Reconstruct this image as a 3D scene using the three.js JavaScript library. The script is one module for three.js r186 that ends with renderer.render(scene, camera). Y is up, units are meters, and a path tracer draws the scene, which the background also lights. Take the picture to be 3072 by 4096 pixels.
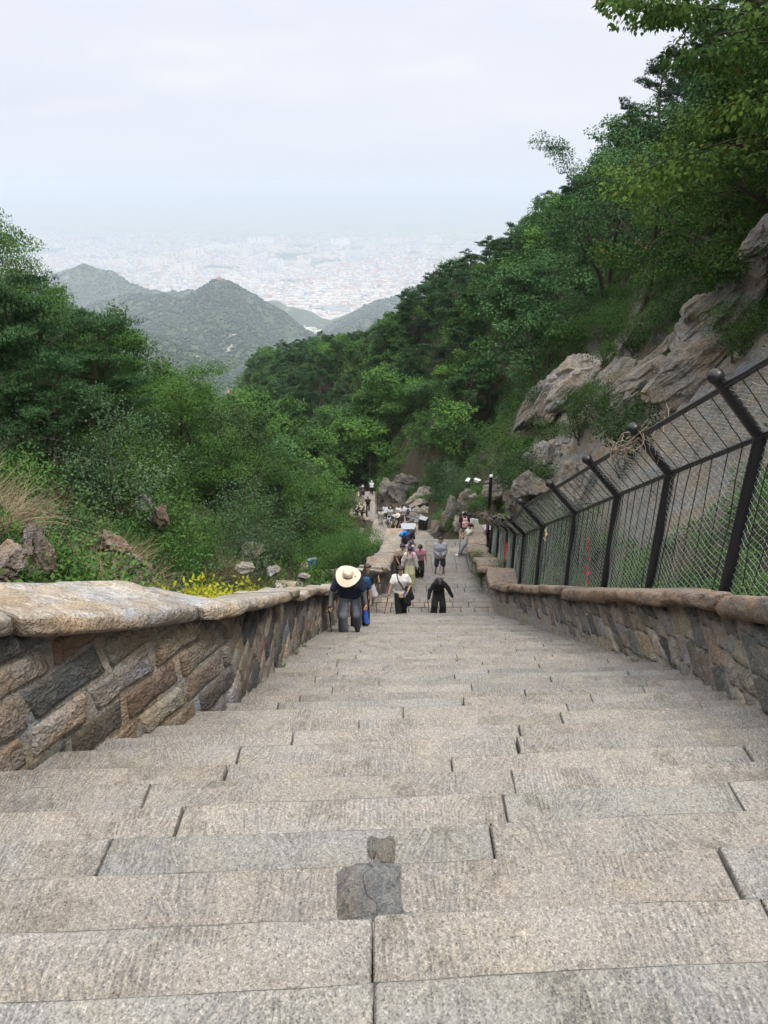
import * as THREE from 'three';
import { mergeGeometries } from 'three/addons/utils/BufferGeometryUtils.js';

// ---------- camera, sky, sun, exposure (metres, y up, the stairs run down towards -z; D = -z) ----------
const scene = new THREE.Scene();
const camera = new THREE.PerspectiveCamera(71.6, 3 / 4, 0.05, 150000);
const PITCH = 24.7 * Math.PI / 180, FPX = 1106 / Math.tan(35.8 * Math.PI / 180);
camera.position.set(0, 0, 0);
camera.rotation.set(-PITCH, 0, 0);
scene.add(camera);
const renderer = new THREE.WebGLRenderer({ antialias: true });
renderer.toneMapping = THREE.LinearToneMapping;
renderer.toneMappingExposure = 1.04;
renderer.shadowMap.enabled = true;

const SUN_DIR = new THREE.Vector3(0.40, 1.0, 0.34).normalize();
const sun = new THREE.DirectionalLight(new THREE.Color(1.0, 0.94, 0.84), 2.5);
sun.position.copy(SUN_DIR).multiplyScalar(200);
sun.castShadow = true;
sun.shadow.radius = 18;
Object.assign(sun.shadow.camera, { left: -120, right: 120, top: 120, bottom: -120, near: 1, far: 500 });
sun.shadow.mapSize.set(2048, 2048);
scene.add(sun, sun.target);

// ---------- small maths ----------
let seed_ = 12345;
const seed = (n) => { seed_ = (n * 2654435761) >>> 0 || 1; };
const rnd = () => { seed_ = (seed_ + 0x6D2B79F5) >>> 0; let t = seed_; t = Math.imul(t ^ (t >>> 15), t | 1); t ^= t + Math.imul(t ^ (t >>> 7), t | 61); return ((t ^ (t >>> 14)) >>> 0) / 4294967296; };
const rr = (a, b) => a + (b - a) * rnd();
const pick = (a) => a[Math.floor(rnd() * a.length)];
const clamp = THREE.MathUtils.clamp, lerp = THREE.MathUtils.lerp, smooth = THREE.MathUtils.smoothstep;
const hash3 = (x, y, z) => { let h = Math.imul(x, 374761393) + Math.imul(y, 668265263) + Math.imul(z, 2147483647) | 0; h = Math.imul(h ^ (h >>> 13), 1274126177); h ^= h >>> 16; return (h >>> 0) / 4294967296; };
function noise3(x, y, z) {                                   // value noise, -1..1
  const xi = Math.floor(x), yi = Math.floor(y), zi = Math.floor(z); let fx = x - xi, fy = y - yi, fz = z - zi;
  fx = fx * fx * (3 - 2 * fx); fy = fy * fy * (3 - 2 * fy); fz = fz * fz * (3 - 2 * fz);
  const a = hash3(xi, yi, zi), b = hash3(xi + 1, yi, zi), c = hash3(xi, yi + 1, zi), d = hash3(xi + 1, yi + 1, zi), e = hash3(xi, yi, zi + 1), f = hash3(xi + 1, yi, zi + 1), g = hash3(xi, yi + 1, zi + 1), h = hash3(xi + 1, yi + 1, zi + 1);
  const p = a + (b - a) * fx, q = c + (d - c) * fx, r = e + (f - e) * fx, s = g + (h - g) * fx, m = p + (q - p) * fy, n = r + (s - r) * fy;
  return (m + (n - m) * fz) * 2 - 1;
}
const fbm = (x, y, z, o = 4) => { let s = 0, a = 0.5; for (let i = 0; i < o; i++) { s += a * noise3(x, y, z); x = x * 2.03 + 17.1; y = y * 2.03 + 5.3; z = z * 2.03 + 9.7; a *= 0.5; } return s; };
const ridged = (x, y, z, o = 4) => { let s = 0, a = 0.5; for (let i = 0; i < o; i++) { s += a * (1 - Math.abs(noise3(x, y, z)) * 2); x = x * 2.1 + 3.1; y = y * 2.1 + 7.3; z = z * 2.1 + 1.7; a *= 0.5; } return s; };
const table = (t) => (d) => { if (d <= t[0][0]) return t[0][1]; for (let i = 1; i < t.length; i++) if (d <= t[i][0]) return lerp(t[i - 1][1], t[i][1], (d - t[i - 1][0]) / (t[i][0] - t[i - 1][0])); return t[t.length - 1][1]; };
const V = (x, y, d) => new THREE.Vector3(x, y, -d);
// the point at distance D ahead that stands where the photograph (drawn 1659 x 2212) shows (u, v)
const CP = Math.cos(PITCH), SP = Math.sin(PITCH);
function at(u, v, D) { const q = -(v - 1106) / FPX, y = q * CP - SP, z = CP + q * SP; return V(D * (u - 829.5) / FPX / z, D * y / z, D); }

// ---------- the sky: hazy, pale, with a few faint clouds ----------
{
  const W = 1024, H = 512, data = new Float32Array(W * H * 4);
  for (let j = 0; j < H; j++) for (let i = 0; i < W; i++) {
    const th = ((j + 0.5) / H - 0.5) * Math.PI, ph = ((i + 0.5) / W - 0.5) * 2 * Math.PI;
    const x = Math.cos(ph) * Math.cos(th), y = Math.sin(th), z = Math.sin(ph) * Math.cos(th);
    const e = Math.max(0, y), h = Math.exp(-e * 13), up = smooth(e, 0.16, 0.95);      // a veiled sky: brightest overhead, pale at the horizon
    const c = [lerp(0.835, 2.62, up) - 0.09 * h, lerp(0.868, 2.6, up) - 0.075 * h, lerp(0.95, 2.56, up) - 0.07 * h];
    const s = x * SUN_DIR.x + y * SUN_DIR.y + z * SUN_DIR.z, aur = 0.9 * Math.pow(Math.max(0, s), 10) * smooth(y, 0.1, 0.5);
    c[0] += aur; c[1] += aur * 0.96; c[2] += aur * 0.88;
    if (y > 0.02) {
      const qx = x / (y + 0.12), qz = z / (y + 0.12);
      const n = fbm(qx * 2.2 + 3.3, 1.5, qz * 2.2 + 8.1, 5), m = smooth(n, 0.12, 0.42) * smooth(y, 0.02, 0.12);
      c[0] = lerp(c[0], 0.93, m * 0.55); c[1] = lerp(c[1], 0.92, m * 0.5); c[2] = lerp(c[2], 0.96, m * 0.4);
      const v = fbm(qx * 0.7 + 1.3, 4.5, qz * 0.7 + 2.1, 4) * 0.06; c[0] += v * 1.3; c[1] += v; c[2] += v * 0.5;
    }
    const o = (j * W + i) * 4; data[o] = c[0]; data[o + 1] = c[1]; data[o + 2] = c[2]; data[o + 3] = 1;
  }
  const t = new THREE.DataTexture(data, W, H, THREE.RGBAFormat, THREE.FloatType);
  t.mapping = THREE.EquirectangularReflectionMapping; t.magFilter = t.minFilter = THREE.LinearFilter; t.needsUpdate = true;
  scene.background = t; scene.environment = t;
}
scene.fog = new THREE.FogExp2(new THREE.Color(0.775, 0.87, 1.0), 0.00013);
// ---------- naming ----------
const used = new Map();
function numbered(name) { const n = used.get(name) ?? 0; used.set(name, n + 1); return n ? name + '_' + String(n).padStart(3, '0') : name; }
function tag(o, label, category, group, kind) { if (label) o.userData.label = label; if (category) o.userData.category = category; if (group) o.userData.group = group; if (kind) o.userData.kind = kind; return o; }
function shade(o) { o.castShadow = o.receiveShadow = true; return o; }
function thing(name, label, category, group) { const g = new THREE.Group(); g.name = numbered(name); scene.add(g); return tag(g, label, category, group); }
function part(name, geo, mat, parent, kind) { const m = shade(new THREE.Mesh(geo, mat)); m.name = name; parent.add(m); if (kind) m.userData.kind = kind; return m; }
function topMesh(name, geo, mat, label, category, group, kind) { const m = shade(new THREE.Mesh(geo, mat)); m.name = numbered(name); scene.add(m); return tag(m, label, category, group, kind); }
function structure(name, geo, mat) { const m = geo ? shade(new THREE.Mesh(geo, mat)) : new THREE.Group(); m.name = numbered(name); scene.add(m); m.userData.kind = 'structure'; return m; }
function copyOf(o, label) { const c = o.clone(); c.name = numbered(o.name.replace(/_\d{3}$/, '')); scene.add(c); if (label) c.userData.label = label; return c; }

// ---------- a growing triangle soup ----------
class Soup {
  constructor() { this.p = []; this.c = []; this.n = []; this.u = []; this.i = []; }
  v(x, y, z, c, u, w) { this.p.push(x, y, z); if (c) this.c.push(c[0], c[1], c[2]); if (u !== undefined) this.u.push(u, w); return this.p.length / 3 - 1; }
  t(a, b, c) { this.i.push(a, b, c); }
  q(a, b, c, d) { this.i.push(a, b, c, a, c, d); }
  geo(flat) {
    const g = new THREE.BufferGeometry();
    g.setAttribute('position', new THREE.Float32BufferAttribute(this.p, 3));
    if (this.c.length) g.setAttribute('color', new THREE.Float32BufferAttribute(this.c, 3));
    if (this.u.length) g.setAttribute('uv', new THREE.Float32BufferAttribute(this.u, 2));
    g.setIndex(this.i);
    const h = flat ? g.toNonIndexed() : g;
    h.computeVertexNormals();
    return h;
  }
}
// a tube through points with radii; sides n
function tubeInto(s, pts, radii, n, c, closeEnds = true) {
  let up = new THREE.Vector3(0.31, 0.9, 0.17).normalize(); const rings = [], T = new THREE.Vector3(), A = new THREE.Vector3(), B = new THREE.Vector3();
  for (let k = 0; k < pts.length; k++) {
    T.subVectors(pts[Math.min(k + 1, pts.length - 1)], pts[Math.max(k - 1, 0)]).normalize();
    if (Math.abs(T.dot(up)) > 0.96) up = new THREE.Vector3(1, 0.1, 0.2).normalize();
    A.crossVectors(up, T).normalize(); B.crossVectors(T, A);
    const ring = [];
    for (let j = 0; j < n; j++) { const a = j / n * Math.PI * 2, ca = Math.cos(a) * radii[k], sa = Math.sin(a) * radii[k]; ring.push(s.v(pts[k].x + A.x * ca + B.x * sa, pts[k].y + A.y * ca + B.y * sa, pts[k].z + A.z * ca + B.z * sa, c, j / n, k * 0.3)); }
    rings.push(ring);
  }
  for (let k = 0; k + 1 < rings.length; k++) for (let j = 0; j < n; j++) { const j2 = (j + 1) % n; s.q(rings[k][j], rings[k][j2], rings[k + 1][j2], rings[k + 1][j]); }
  if (closeEnds) for (const [ring, k, f] of [[rings[0], 0, 1], [rings[rings.length - 1], pts.length - 1, 0]]) { const m = s.v(pts[k].x, pts[k].y, pts[k].z, c, 0.5, 0); for (let j = 0; j < n; j++) f ? s.t(m, ring[(j + 1) % n], ring[j]) : s.t(m, ring[j], ring[(j + 1) % n]); }
}
const tubeGeo = (pts, r, n = 8) => { const s = new Soup(); tubeInto(s, pts, Array.isArray(r) ? r : pts.map(() => r), n); return s.geo(); };
function boxUV(g, scale = 1, off = 0) {                        // uv in metres by the face's main axis, on unshared corners
  const h = g.index ? g.toNonIndexed() : g, p = h.attributes.position, n = p.count, uv = new Float32Array(n * 2);
  const a = new THREE.Vector3(), b = new THREE.Vector3(), c = new THREE.Vector3(), N = new THREE.Vector3();
  for (let i = 0; i < n; i += 3) {
    a.fromBufferAttribute(p, i); b.fromBufferAttribute(p, i + 1); c.fromBufferAttribute(p, i + 2);
    N.crossVectors(b.clone().sub(a), c.clone().sub(a)); const x = Math.abs(N.x), y = Math.abs(N.y), z = Math.abs(N.z);
    for (const [k, q] of [[0, a], [1, b], [2, c]]) { const [s, t] = y >= x && y >= z ? [q.x, q.z] : x >= z ? [q.z, q.y] : [q.x, q.y]; uv[(i + k) * 2] = s * scale + off; uv[(i + k) * 2 + 1] = t * scale + off * 0.7; }
  }
  h.setAttribute('uv', new THREE.BufferAttribute(uv, 2));
  return h;
}
// ---------- textures ----------
function tileNoise(S, cells, sd) { const g = new Float32Array(cells * cells); for (let i = 0; i < g.length; i++) g[i] = hash3(i, sd, 77); return (x, y) => { const fx = x / S * cells, fy = y / S * cells, xi = Math.floor(fx), yi = Math.floor(fy); let u = fx - xi, v = fy - yi; u = u * u * (3 - 2 * u); v = v * v * (3 - 2 * v); const G = (a, b) => g[((b % cells + cells) % cells) * cells + ((a % cells + cells) % cells)]; return lerp(lerp(G(xi, yi), G(xi + 1, yi), u), lerp(G(xi, yi + 1), G(xi + 1, yi + 1), u), v); }; }
function makeTex(S, fn, srgb, T = S) {
  const d = new Uint8Array(S * T * 4); const o = [0, 0, 0];
  for (let y = 0; y < T; y++) for (let x = 0; x < S; x++) { fn(x, y, o); const k = (y * S + x) * 4; for (let c = 0; c < 3; c++) d[k + c] = clamp(Math.round(o[c] * 255), 0, 255); d[k + 3] = 255; }
  const t = new THREE.DataTexture(d, S, T, THREE.RGBAFormat); t.wrapS = t.wrapT = THREE.RepeatWrapping; t.magFilter = t.minFilter = THREE.LinearFilter; if (srgb) t.colorSpace = THREE.SRGBColorSpace; t.needsUpdate = true; return t;
}
// chiselled granite, 2 m a side: rows of short strokes cut into a speckled stone
const chisel = (() => {
  const S = 1536, h = new Float32Array(S * S).fill(0.62), px = S / 2;
  seed(5);
  const low = tileNoise(S, 9, 3), dir = tileNoise(S, 7, 9), strength = tileNoise(S, 11, 21);
  const bands = 22, bw = S / bands;
  for (let b = 0; b < bands; b++) {
    let x = 0;
    while (x < S) {
      const y = (b + 0.5) * bw + rr(-0.16, 0.16) * bw, d = dir(x, y), an = (d > 0.74 ? 0.6 : d < 0.2 ? -0.45 : (d - 0.5) * 0.5) + rr(-0.14, 0.14), len = rr(0.32, 0.60) * bw, wd = rr(0.0032, 0.0062) * px, st = rr(0.5, 1) * (0.25 + 0.75 * smooth(strength(x, y), 0.2, 0.6));
      const dx = Math.sin(an), dy = Math.cos(an), R = Math.ceil(len + wd * 2), cx = Math.round(x + rr(-3, 3)), cy = Math.round(y);
      for (let j = -R; j <= R; j++) for (let i = -R; i <= R; i++) {
        const a = i * dx + j * dy, c = Math.abs(i * dy - j * dx) / wd, e = Math.max(0, Math.abs(a) - len) / wd, q = Math.sqrt(c * c + e * e);
        if (q < 1.6) { const k = ((cy + j + S) % S) * S + ((cx + i + S) % S), w = 1 - smooth(q, 0.35, 1.6); h[k] = Math.min(h[k], 0.62 - 0.5 * st * w); }
      }
      x += rr(0.0135, 0.021) * px;
    }
  }
  const n1 = tileNoise(S, 512, 1), n2 = tileNoise(S, 180, 2), n3 = tileNoise(S, 40, 4), n4 = tileNoise(S, 12, 6), n5 = tileNoise(S, 5, 8);
  const hh = (x, y) => h[y * S + x] + (n1(x, y) - 0.5) * 0.22 + (n2(x, y) - 0.5) * 0.3 + (low(x, y) - 0.5) * 0.25;
  const bump = makeTex(S, (x, y, o) => { o[0] = o[1] = o[2] = hh(x, y); });
  const map = makeTex(S, (x, y, o) => {
    const k = h[y * S + x], a = n1(x, y), b = n2(x, y), c = n3(x, y), d = n4(x, y);
    const cut = smooth(k, 0.18, 0.6);                                     // bruised crystal in the cuts, dusty ridges between
    let g = lerp(0.436, 0.50, cut) + (a - 0.5) * 0.17 + (b - 0.5) * 0.09;
    if (a > 0.88) g += 0.07; if (a < 0.13) g -= 0.10;
    const warm = 0.42 + (c - 0.5) * 0.3 + (d - 0.5) * 0.5 + cut * 0.3;
    const st = smooth(n5(x, y) * 0.6 + n4(x, y) * 0.3 + n3(x, y) * 0.25, 0.74, 0.80);
    g -= st * 0.05;
    o[0] = g * lerp(0.985, 1.03, warm); o[1] = g * lerp(0.985, 0.985, warm); o[2] = g * lerp(1.01, 0.925, warm);
  }, true);
  return { map, bump };
})();
// rough rock, 3 m a side: grain, thin veins, weathered patches
const rockTex = (() => {
  const S = 1024, a = tileNoise(S, 340, 31), b = tileNoise(S, 90, 32), c = tileNoise(S, 28, 33), d = tileNoise(S, 9, 34), e = tileNoise(S, 4, 35), f = tileNoise(S, 16, 36);
  const fold = (x, y) => { const w = (c(x, y) - 0.5) * 60 + (d(x, y) - 0.5) * 150; return a(x * 0.35 + w, y * 1.0 + w * 0.6); };
  const crack = (x, y) => { const w = d(x, y) + (c(x, y) - 0.5) * 0.35; return 1 - smooth(Math.abs(w - 0.5), 0, 0.025) + 0.7 * (1 - smooth(Math.abs(f(x, y) + (b(x, y) - 0.5) * 0.3 - 0.5), 0, 0.02)); };
  const bump = makeTex(S, (x, y, o) => { o[0] = o[1] = o[2] = 0.45 + (fold(x, y) - 0.5) * 0.10 + (b(x, y) - 0.5) * 0.45 + (c(x, y) - 0.5) * 0.4 + (a(x, y) - 0.5) * 0.18 - crack(x, y) * 0.22; });
  const map = makeTex(S, (x, y, o) => {
    let g = 0.79 + (a(x, y) - 0.5) * 0.2 + (fold(x, y) - 0.5) * 0.05 + (b(x, y) - 0.5) * 0.18 + (c(x, y) - 0.5) * 0.16;
    const w = (d(x, y) - 0.5) * 0.7 + (e(x, y) - 0.5) * 0.8 + (b(x, y) - 0.5) * 0.4;
    const lich = smooth(b(x, y) * 0.5 + d(x, y) * 0.6, 0.62, 0.7); g -= lich * 0.08; g -= clamp(crack(x, y), 0, 1) * 0.13;
    o[0] = g * (1 + w * 0.14); o[1] = g * (1 + w * 0.01); o[2] = g * (1 - w * 0.16);
  }, true);
  return { map, bump };
})();
const std = (o) => new THREE.MeshStandardMaterial({ roughness: 0.9, ...o });
const M = {
  slab: std({ map: chisel.map, bumpMap: chisel.bump, bumpScale: 0.0055, vertexColors: true, roughness: 0.82 }),
  rock: std({ map: rockTex.map, bumpMap: rockTex.bump, bumpScale: 0.07, vertexColors: true, roughness: 0.92 }),
  stone: std({ map: rockTex.map, bumpMap: rockTex.bump, bumpScale: 0.03, vertexColors: true, roughness: 0.88 }),
  mortar: std({ map: rockTex.map, bumpMap: rockTex.bump, bumpScale: 0.02, color: new THREE.Color(0.41, 0.385, 0.345) }),
  bark: std({ vertexColors: true, roughness: 0.95 }),
  black: std({ color: new THREE.Color(0.012, 0.012, 0.016), roughness: 0.38 }),
  rubber: std({ color: new THREE.Color(0.015, 0.015, 0.016), roughness: 0.7 }),
};
const leafMat = (t) => new THREE.MeshPhysicalMaterial({ vertexColors: true, roughness: 0.62, transmission: t, thickness: 0, ior: 1.4, specularIntensity: 0.22, side: THREE.DoubleSide });
M.coping = M.rock.clone(); M.coping.bumpScale = 0.03;
M.leaf = leafMat(0.28); M.needle = leafMat(0.12); M.grass = leafMat(0.3);
// ---------- the course of the stairs ----------
const pathY = table([[-6, 2.28], [0, -1.2], [19, -12.22], [20, -12.22], [23.5, -14.2], [24.2, -14.2], [27.5, -15.6], [29.6, -15.6], [30.4, -15.9], [31.3, -15.9], [36.8, -19.3], [64, -30.2], [84, -35.4], [120, -54], [160, -74], [230, -112], [330, -160], [480, -235], [700, -330]]);
const leftX = table([[-6, -5.0], [1, -3.46], [3.2, -2.27], [4.93, -1.33], [9.6, -1.35], [16.2, -1.12], [21.5, -0.25], [27, 0.5], [32, 1.0], [36, 1.0], [42, -0.8], [64, -0.8], [67, -3.4], [84, -3.1], [120, -24], [160, -50], [230, -97], [330, -142], [700, -260]]);
const rightX = table([[-6, 2.0], [1, 2.5], [4.2, 2.92], [6.9, 3.36], [11.3, 3.27], [19.5, 3.5], [24.3, 3.8], [28, 3.9], [31.3, 4.2], [36, 4.4], [43, 3.2], [63, 2.9], [67, -1.0], [84, -1.3], [120, -17], [160, -42], [230, -88], [330, -130], [700, -245]]);
const leftSlope = table([[-6, 0.75], [8, 0.9], [20, 1.0], [40, 0.72], [60, 0.45], [90, 0.36], [160, 0.42], [300, 0.5]]);
const leftCap = table([[-6, 15], [20, 13], [30, 11.5], [60, 10], [90, 11], [160, 26], [330, 60], [700, 150]]);
const rightSlope = table([[-6, 0.95], [12, 1.18], [25, 1.42], [60, 1.42], [100, 1.22], [160, 1.36], [400, 1.2]]);
const ridgeTop = table([[-6, 40], [60, 24], [100, 0], [125, -19], [160, -37], [190, -46], [230, -56], [245, -72], [262, -112], [330, -150], [700, -330]]);
function ground(x, D) {
  const py = pathY(D), l = leftX(D) - 0.55, r = rightX(D) + 0.75;
  let y = py - 0.45;
  if (x < l) {
    const d = l - x, gully = 1.6 * smooth(D, 6, 18) * (1 - smooth(D, 66, 90)) + 0.3;
    const far = Math.max(0, d - lerp(1.4, 4.2, smooth(D, 8, 26) * (1 - smooth(D, 70, 95))));
    const rise = leftSlope(D) * far, cap = leftCap(D);
    y = py - gully * smooth(d, 0, 1.2) + cap * (1 - Math.exp(-rise / cap)) * 1.25;
    y += (fbm(x * 0.16 + 40, D * 0.16, 2.2, 4) * 2.4) * smooth(d, 2, 9) + fbm(x * 0.7, D * 0.7, 3.1, 3) * 0.35 * smooth(d, 0.3, 2);
  } else if (x > r) {
    const d = x - r, st = 0.5 * smooth(d, 0, 0.7) + rightSlope(D) * Math.max(0, d - lerp(1.1, 0.5, smooth(D, 20, 40)) - 5.5 * smooth(D, 56, 63) * (1 - smooth(D, 74, 82)));
    y = py - 0.1 + st;
    const dip = (x * 0.62 + D * 0.78);
    y += (ridged(dip * 0.16 + 7, x * 0.1, D * 0.07, 3) * 1.7 + ridged(dip * 0.62, D * 0.16 - x * 0.2, y * 0.16, 3) * 0.75) * smooth(d, 0.7, 5) + (hash3(Math.floor(dip * 0.85 + fbm(x * 0.3, D * 0.3, 2, 2) * 0.8), 3, 1) - 0.5) * 0.75 * smooth(d, 0.9, 3) + fbm(x * 0.09, D * 0.09, 8.2, 3) * 3 * smooth(d, 5, 16);
    const top = ridgeTop(D) + fbm(x * 0.05, D * 0.05, 1.2, 3) * 5;
    y = y > top ? top + (y - top) * 0.12 : y;
  }
  return y;
}
// ---------- hillsides: one sheet for the whole ravine ----------
const rockiness = (x, D) => {                                // bare rock shows beside the steps on the right and in scars on the left
  const r = x - rightX(D) - 0.75, l = leftX(D) - 0.55 - x, n = fbm(x * 0.23 + 3, D * 0.17, 5.5, 3);
  if (r > 0) return smooth(r, 1.8, 3.2) * (1 - smooth(r, 6.5 + n * 5, 9.5 + n * 5)) * (1 - smooth(D, 38, 50)) * smooth(n + 0.32, -0.1, 0.2);
  return smooth(l, 0.5, 2) * (1 - smooth(l, 9, 16)) * (1 - smooth(D, 40, 70)) * smooth(n, 0.12, 0.3) * 0.9;
};
{
  const xs = [], ds = [];
  const step = (a, b, f) => { const o = []; for (let x = a; x < b; x += f(x)) o.push(x); o.push(b); return o; };
  xs.push(...step(-230, 190, (x) => 0.36 + Math.max(0, Math.abs(x - 3) - 12) * 0.032));
  ds.push(...step(-9, 420, (d) => 0.36 + Math.max(0, d - 28) * 0.014));
  const s = new Soup();
  for (const d of ds) for (const x of xs) {
    const y = ground(x, d), k = rockiness(x, d), n = fbm(x * 0.5, d * 0.5, 9, 3);
    const rock = [0.38 + n * 0.10, 0.35 + n * 0.08, 0.31 + n * 0.06], soil = [0.085 + n * 0.04, 0.075 + n * 0.03, 0.042];
    s.v(x, y, -d, [0, 1, 2].map((c) => lerp(soil[c], rock[c], k)), x / 3, (d + y * 0.8) / 3);
  }
  const w = xs.length;
  for (let j = 0; j + 1 < ds.length; j++) for (let i = 0; i + 1 < w; i++) s.q(j * w + i, j * w + i + 1, (j + 1) * w + i + 1, (j + 1) * w + i);
  structure('hillside', boxUV(s.geo(), 1 / 3), M.rock);
}
// ---------- far ridges, the plain and the city ----------
const PLAIN = -800, K = 0.64;                                    // the plain lies 800 m below; K sets the grain of city and fields
const crest = (a) => a.map(([u, v, D]) => at(u, v, D * 0.95));
const RIDGES = [
  { p: crest([[130, 700, 3500], [200, 655, 3300], [300, 630, 3200], [340, 628, 3150], [400, 640, 3080], [440, 623, 3040], [475, 614, 3000], [520, 634, 2940], [600, 682, 2850], [700, 738, 2700], [760, 785, 2500], [840, 860, 2200]]), s: 0.62 },
  { p: crest([[475, 616, 3000], [486, 668, 2560], [520, 735, 2150], [570, 800, 1850]]), s: 0.66 },
  { p: crest([[340, 630, 3150], [360, 690, 2560], [420, 760, 2050], [500, 822, 1700]]), s: 0.62 },
  { p: crest([[-40, 640, 2000], [120, 668, 1850], [230, 692, 1700], [330, 728, 1560], [420, 775, 1420], [500, 838, 1270], [560, 905, 1080]]), s: 0.6 },
  { p: crest([[20, 640, 5200], [90, 600, 4900], [180, 574, 4600], [250, 590, 4500], [330, 612, 4400], [410, 634, 4300], [500, 672, 4100], [600, 725, 3900]]), s: 0.58 },
  { p: crest([[585, 648, 5200], [650, 672, 4900], [720, 694, 4700], [775, 686, 4500], [830, 655, 4400], [870, 640, 4400], [940, 612, 4400], [1060, 575, 4500], [1250, 560, 4600]]), s: 0.5 },
  { p: crest([[870, 640, 4400], [800, 690, 3600], [740, 730, 3000]]), s: 0.55 },
  { p: crest([[690, 752, 1100], [740, 725, 980], [790, 711, 900], [850, 703, 880], [930, 680, 900], [1100, 620, 1000]]), s: 0.7 },
];
function ridgeHeight(x, D) {
  let h = -1e9;
  for (const R of RIDGES) for (let k = 0; k + 1 < R.p.length; k++) {
    const a = R.p[k], b = R.p[k + 1], ax = a.x, az = -a.z, bx = b.x - ax, bz = -b.z - az, t = clamp(((x - ax) * bx + (D - az) * bz) / (bx * bx + bz * bz), 0, 1);
    const d = Math.hypot(x - ax - bx * t, D - az - bz * t), y = lerp(a.y, b.y, t) - R.s * (d - 26 * (1 - Math.exp(-d / 30)));
    if (y > h) h = y;
  }
  return h;
}
function farGround(x, D) {
  const n = ridged(x * 0.0028 + 1.7, D * 0.0028, 4.4, 4), m = fbm(x * 0.0011, D * 0.0011, 1.2, 3);
  const h = ridgeHeight(x, D), w = smooth(D, 500, 900);
  let y = h + (n - 0.5) * 52 * w + m * 30 * w;
  return Math.max(y, -560 - smooth(D, 900, 3900) * 290 + m * 60);
}
const forestGround = std({ vertexColors: true, roughness: 1 });
{
  const s = new Soup(), NX = 230, ND = 250;
  const P = (i, j) => { const D = 430 + 4700 * Math.pow(j / ND, 1.7), x = (i / NX - 0.5) * 2 * (D * 0.62 + 120) - D * 0.06; return [x, D]; };
  for (let j = 0; j <= ND; j++) for (let i = 0; i <= NX; i++) {
    const [x, D] = P(i, j), y = farGround(x, D), bare = smooth(fbm(x * 0.016, D * 0.016, 7, 5), 0.54, 0.6) * smooth(D, 900, 1500), n = fbm(x * 0.01, D * 0.01, 3, 3);
    s.v(x, y, -D, [lerp(0.045 + n * 0.02, 0.36, bare), lerp(0.07 + n * 0.02, 0.31, bare), lerp(0.03, 0.25, bare)]);
  }
  for (let j = 0; j < ND; j++) for (let i = 0; i < NX; i++) { const a = j * (NX + 1) + i; s.q(a, a + 1, a + NX + 2, a + NX + 1); }
  structure('mountain', s.geo(), forestGround);
}
function blobGeo(sd, detail, squash, cA, cB) {                       // a small ragged crown
  seed(sd);
  const g = new THREE.IcosahedronGeometry(1, detail), p = g.attributes.position, col = [];
  for (let i = 0; i < p.count; i++) {
    const x = p.getX(i), y = p.getY(i), z = p.getZ(i), k = 0.72 + 0.55 * hash3(Math.round(x * 50) + sd, Math.round(y * 50), Math.round(z * 50));
    p.setXYZ(i, x * k, (y * squash + 0.2) * k, z * k);
    const t = hash3(Math.round(x * 50), Math.round(y * 50) + sd, Math.round(z * 50)); col.push(...[0, 1, 2].map((c) => lerp(cA[c], cB[c], t)));
  }
  g.setAttribute('color', new THREE.Float32BufferAttribute(col, 3)); g.computeVertexNormals();
  return g;
}
{
  seed(41);
  const N = 150000, geo = blobGeo(9, 1, 0.75, [0.008, 0.026, 0.017], [0.032, 0.062, 0.034]);
  const im = new THREE.InstancedMesh(geo, std({ vertexColors: true, roughness: 1 }), N), m = new THREE.Matrix4(), q = new THREE.Quaternion(), e = new THREE.Euler(), c = new THREE.Color();
  let k = 0;
  for (let t = 0; t < N * 4 && k < N; t++) {
    const D = 440 + 3900 * Math.pow(rnd(), 1.25), x = (rnd() - 0.5) * 2 * (D * 0.6 + 60) - D * 0.05;
    const bare = fbm(x * 0.016, D * 0.016, 7, 5); if (bare > 0.5 && rnd() < 0.85) continue;
    const y = farGround(x, D), w = fbm(x * 0.006, D * 0.006, 2.2, 2), sc = (1.7 + 3.6 * Math.pow(rnd(), 1.8)) * lerp(1, 1.6, smooth(D, 1200, 3600));
    m.compose(new THREE.Vector3(x, y + sc * 0.25, -D), q.setFromEuler(e.set(rr(-0.3, 0.3), rr(0, 6.3), 0)), new THREE.Vector3(sc * rr(0.8, 1.2), sc * rr(0.7, 1.25), sc));
    im.setMatrixAt(k, m); const g = rr(0.75, 1.25) + w * 0.5 + fbm(x * 0.025, D * 0.025, 4, 2) * 0.5; im.setColorAt(k, c.setRGB(g * (1 + w * 0.5), g, g * 0.9)); k++;
  }
  im.count = k; im.name = 'distant_forest'; shade(im); scene.add(im);
  tag(im, 'forest covering the hazy far ridges below the city', 'forest', null, 'stuff');
}
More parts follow.
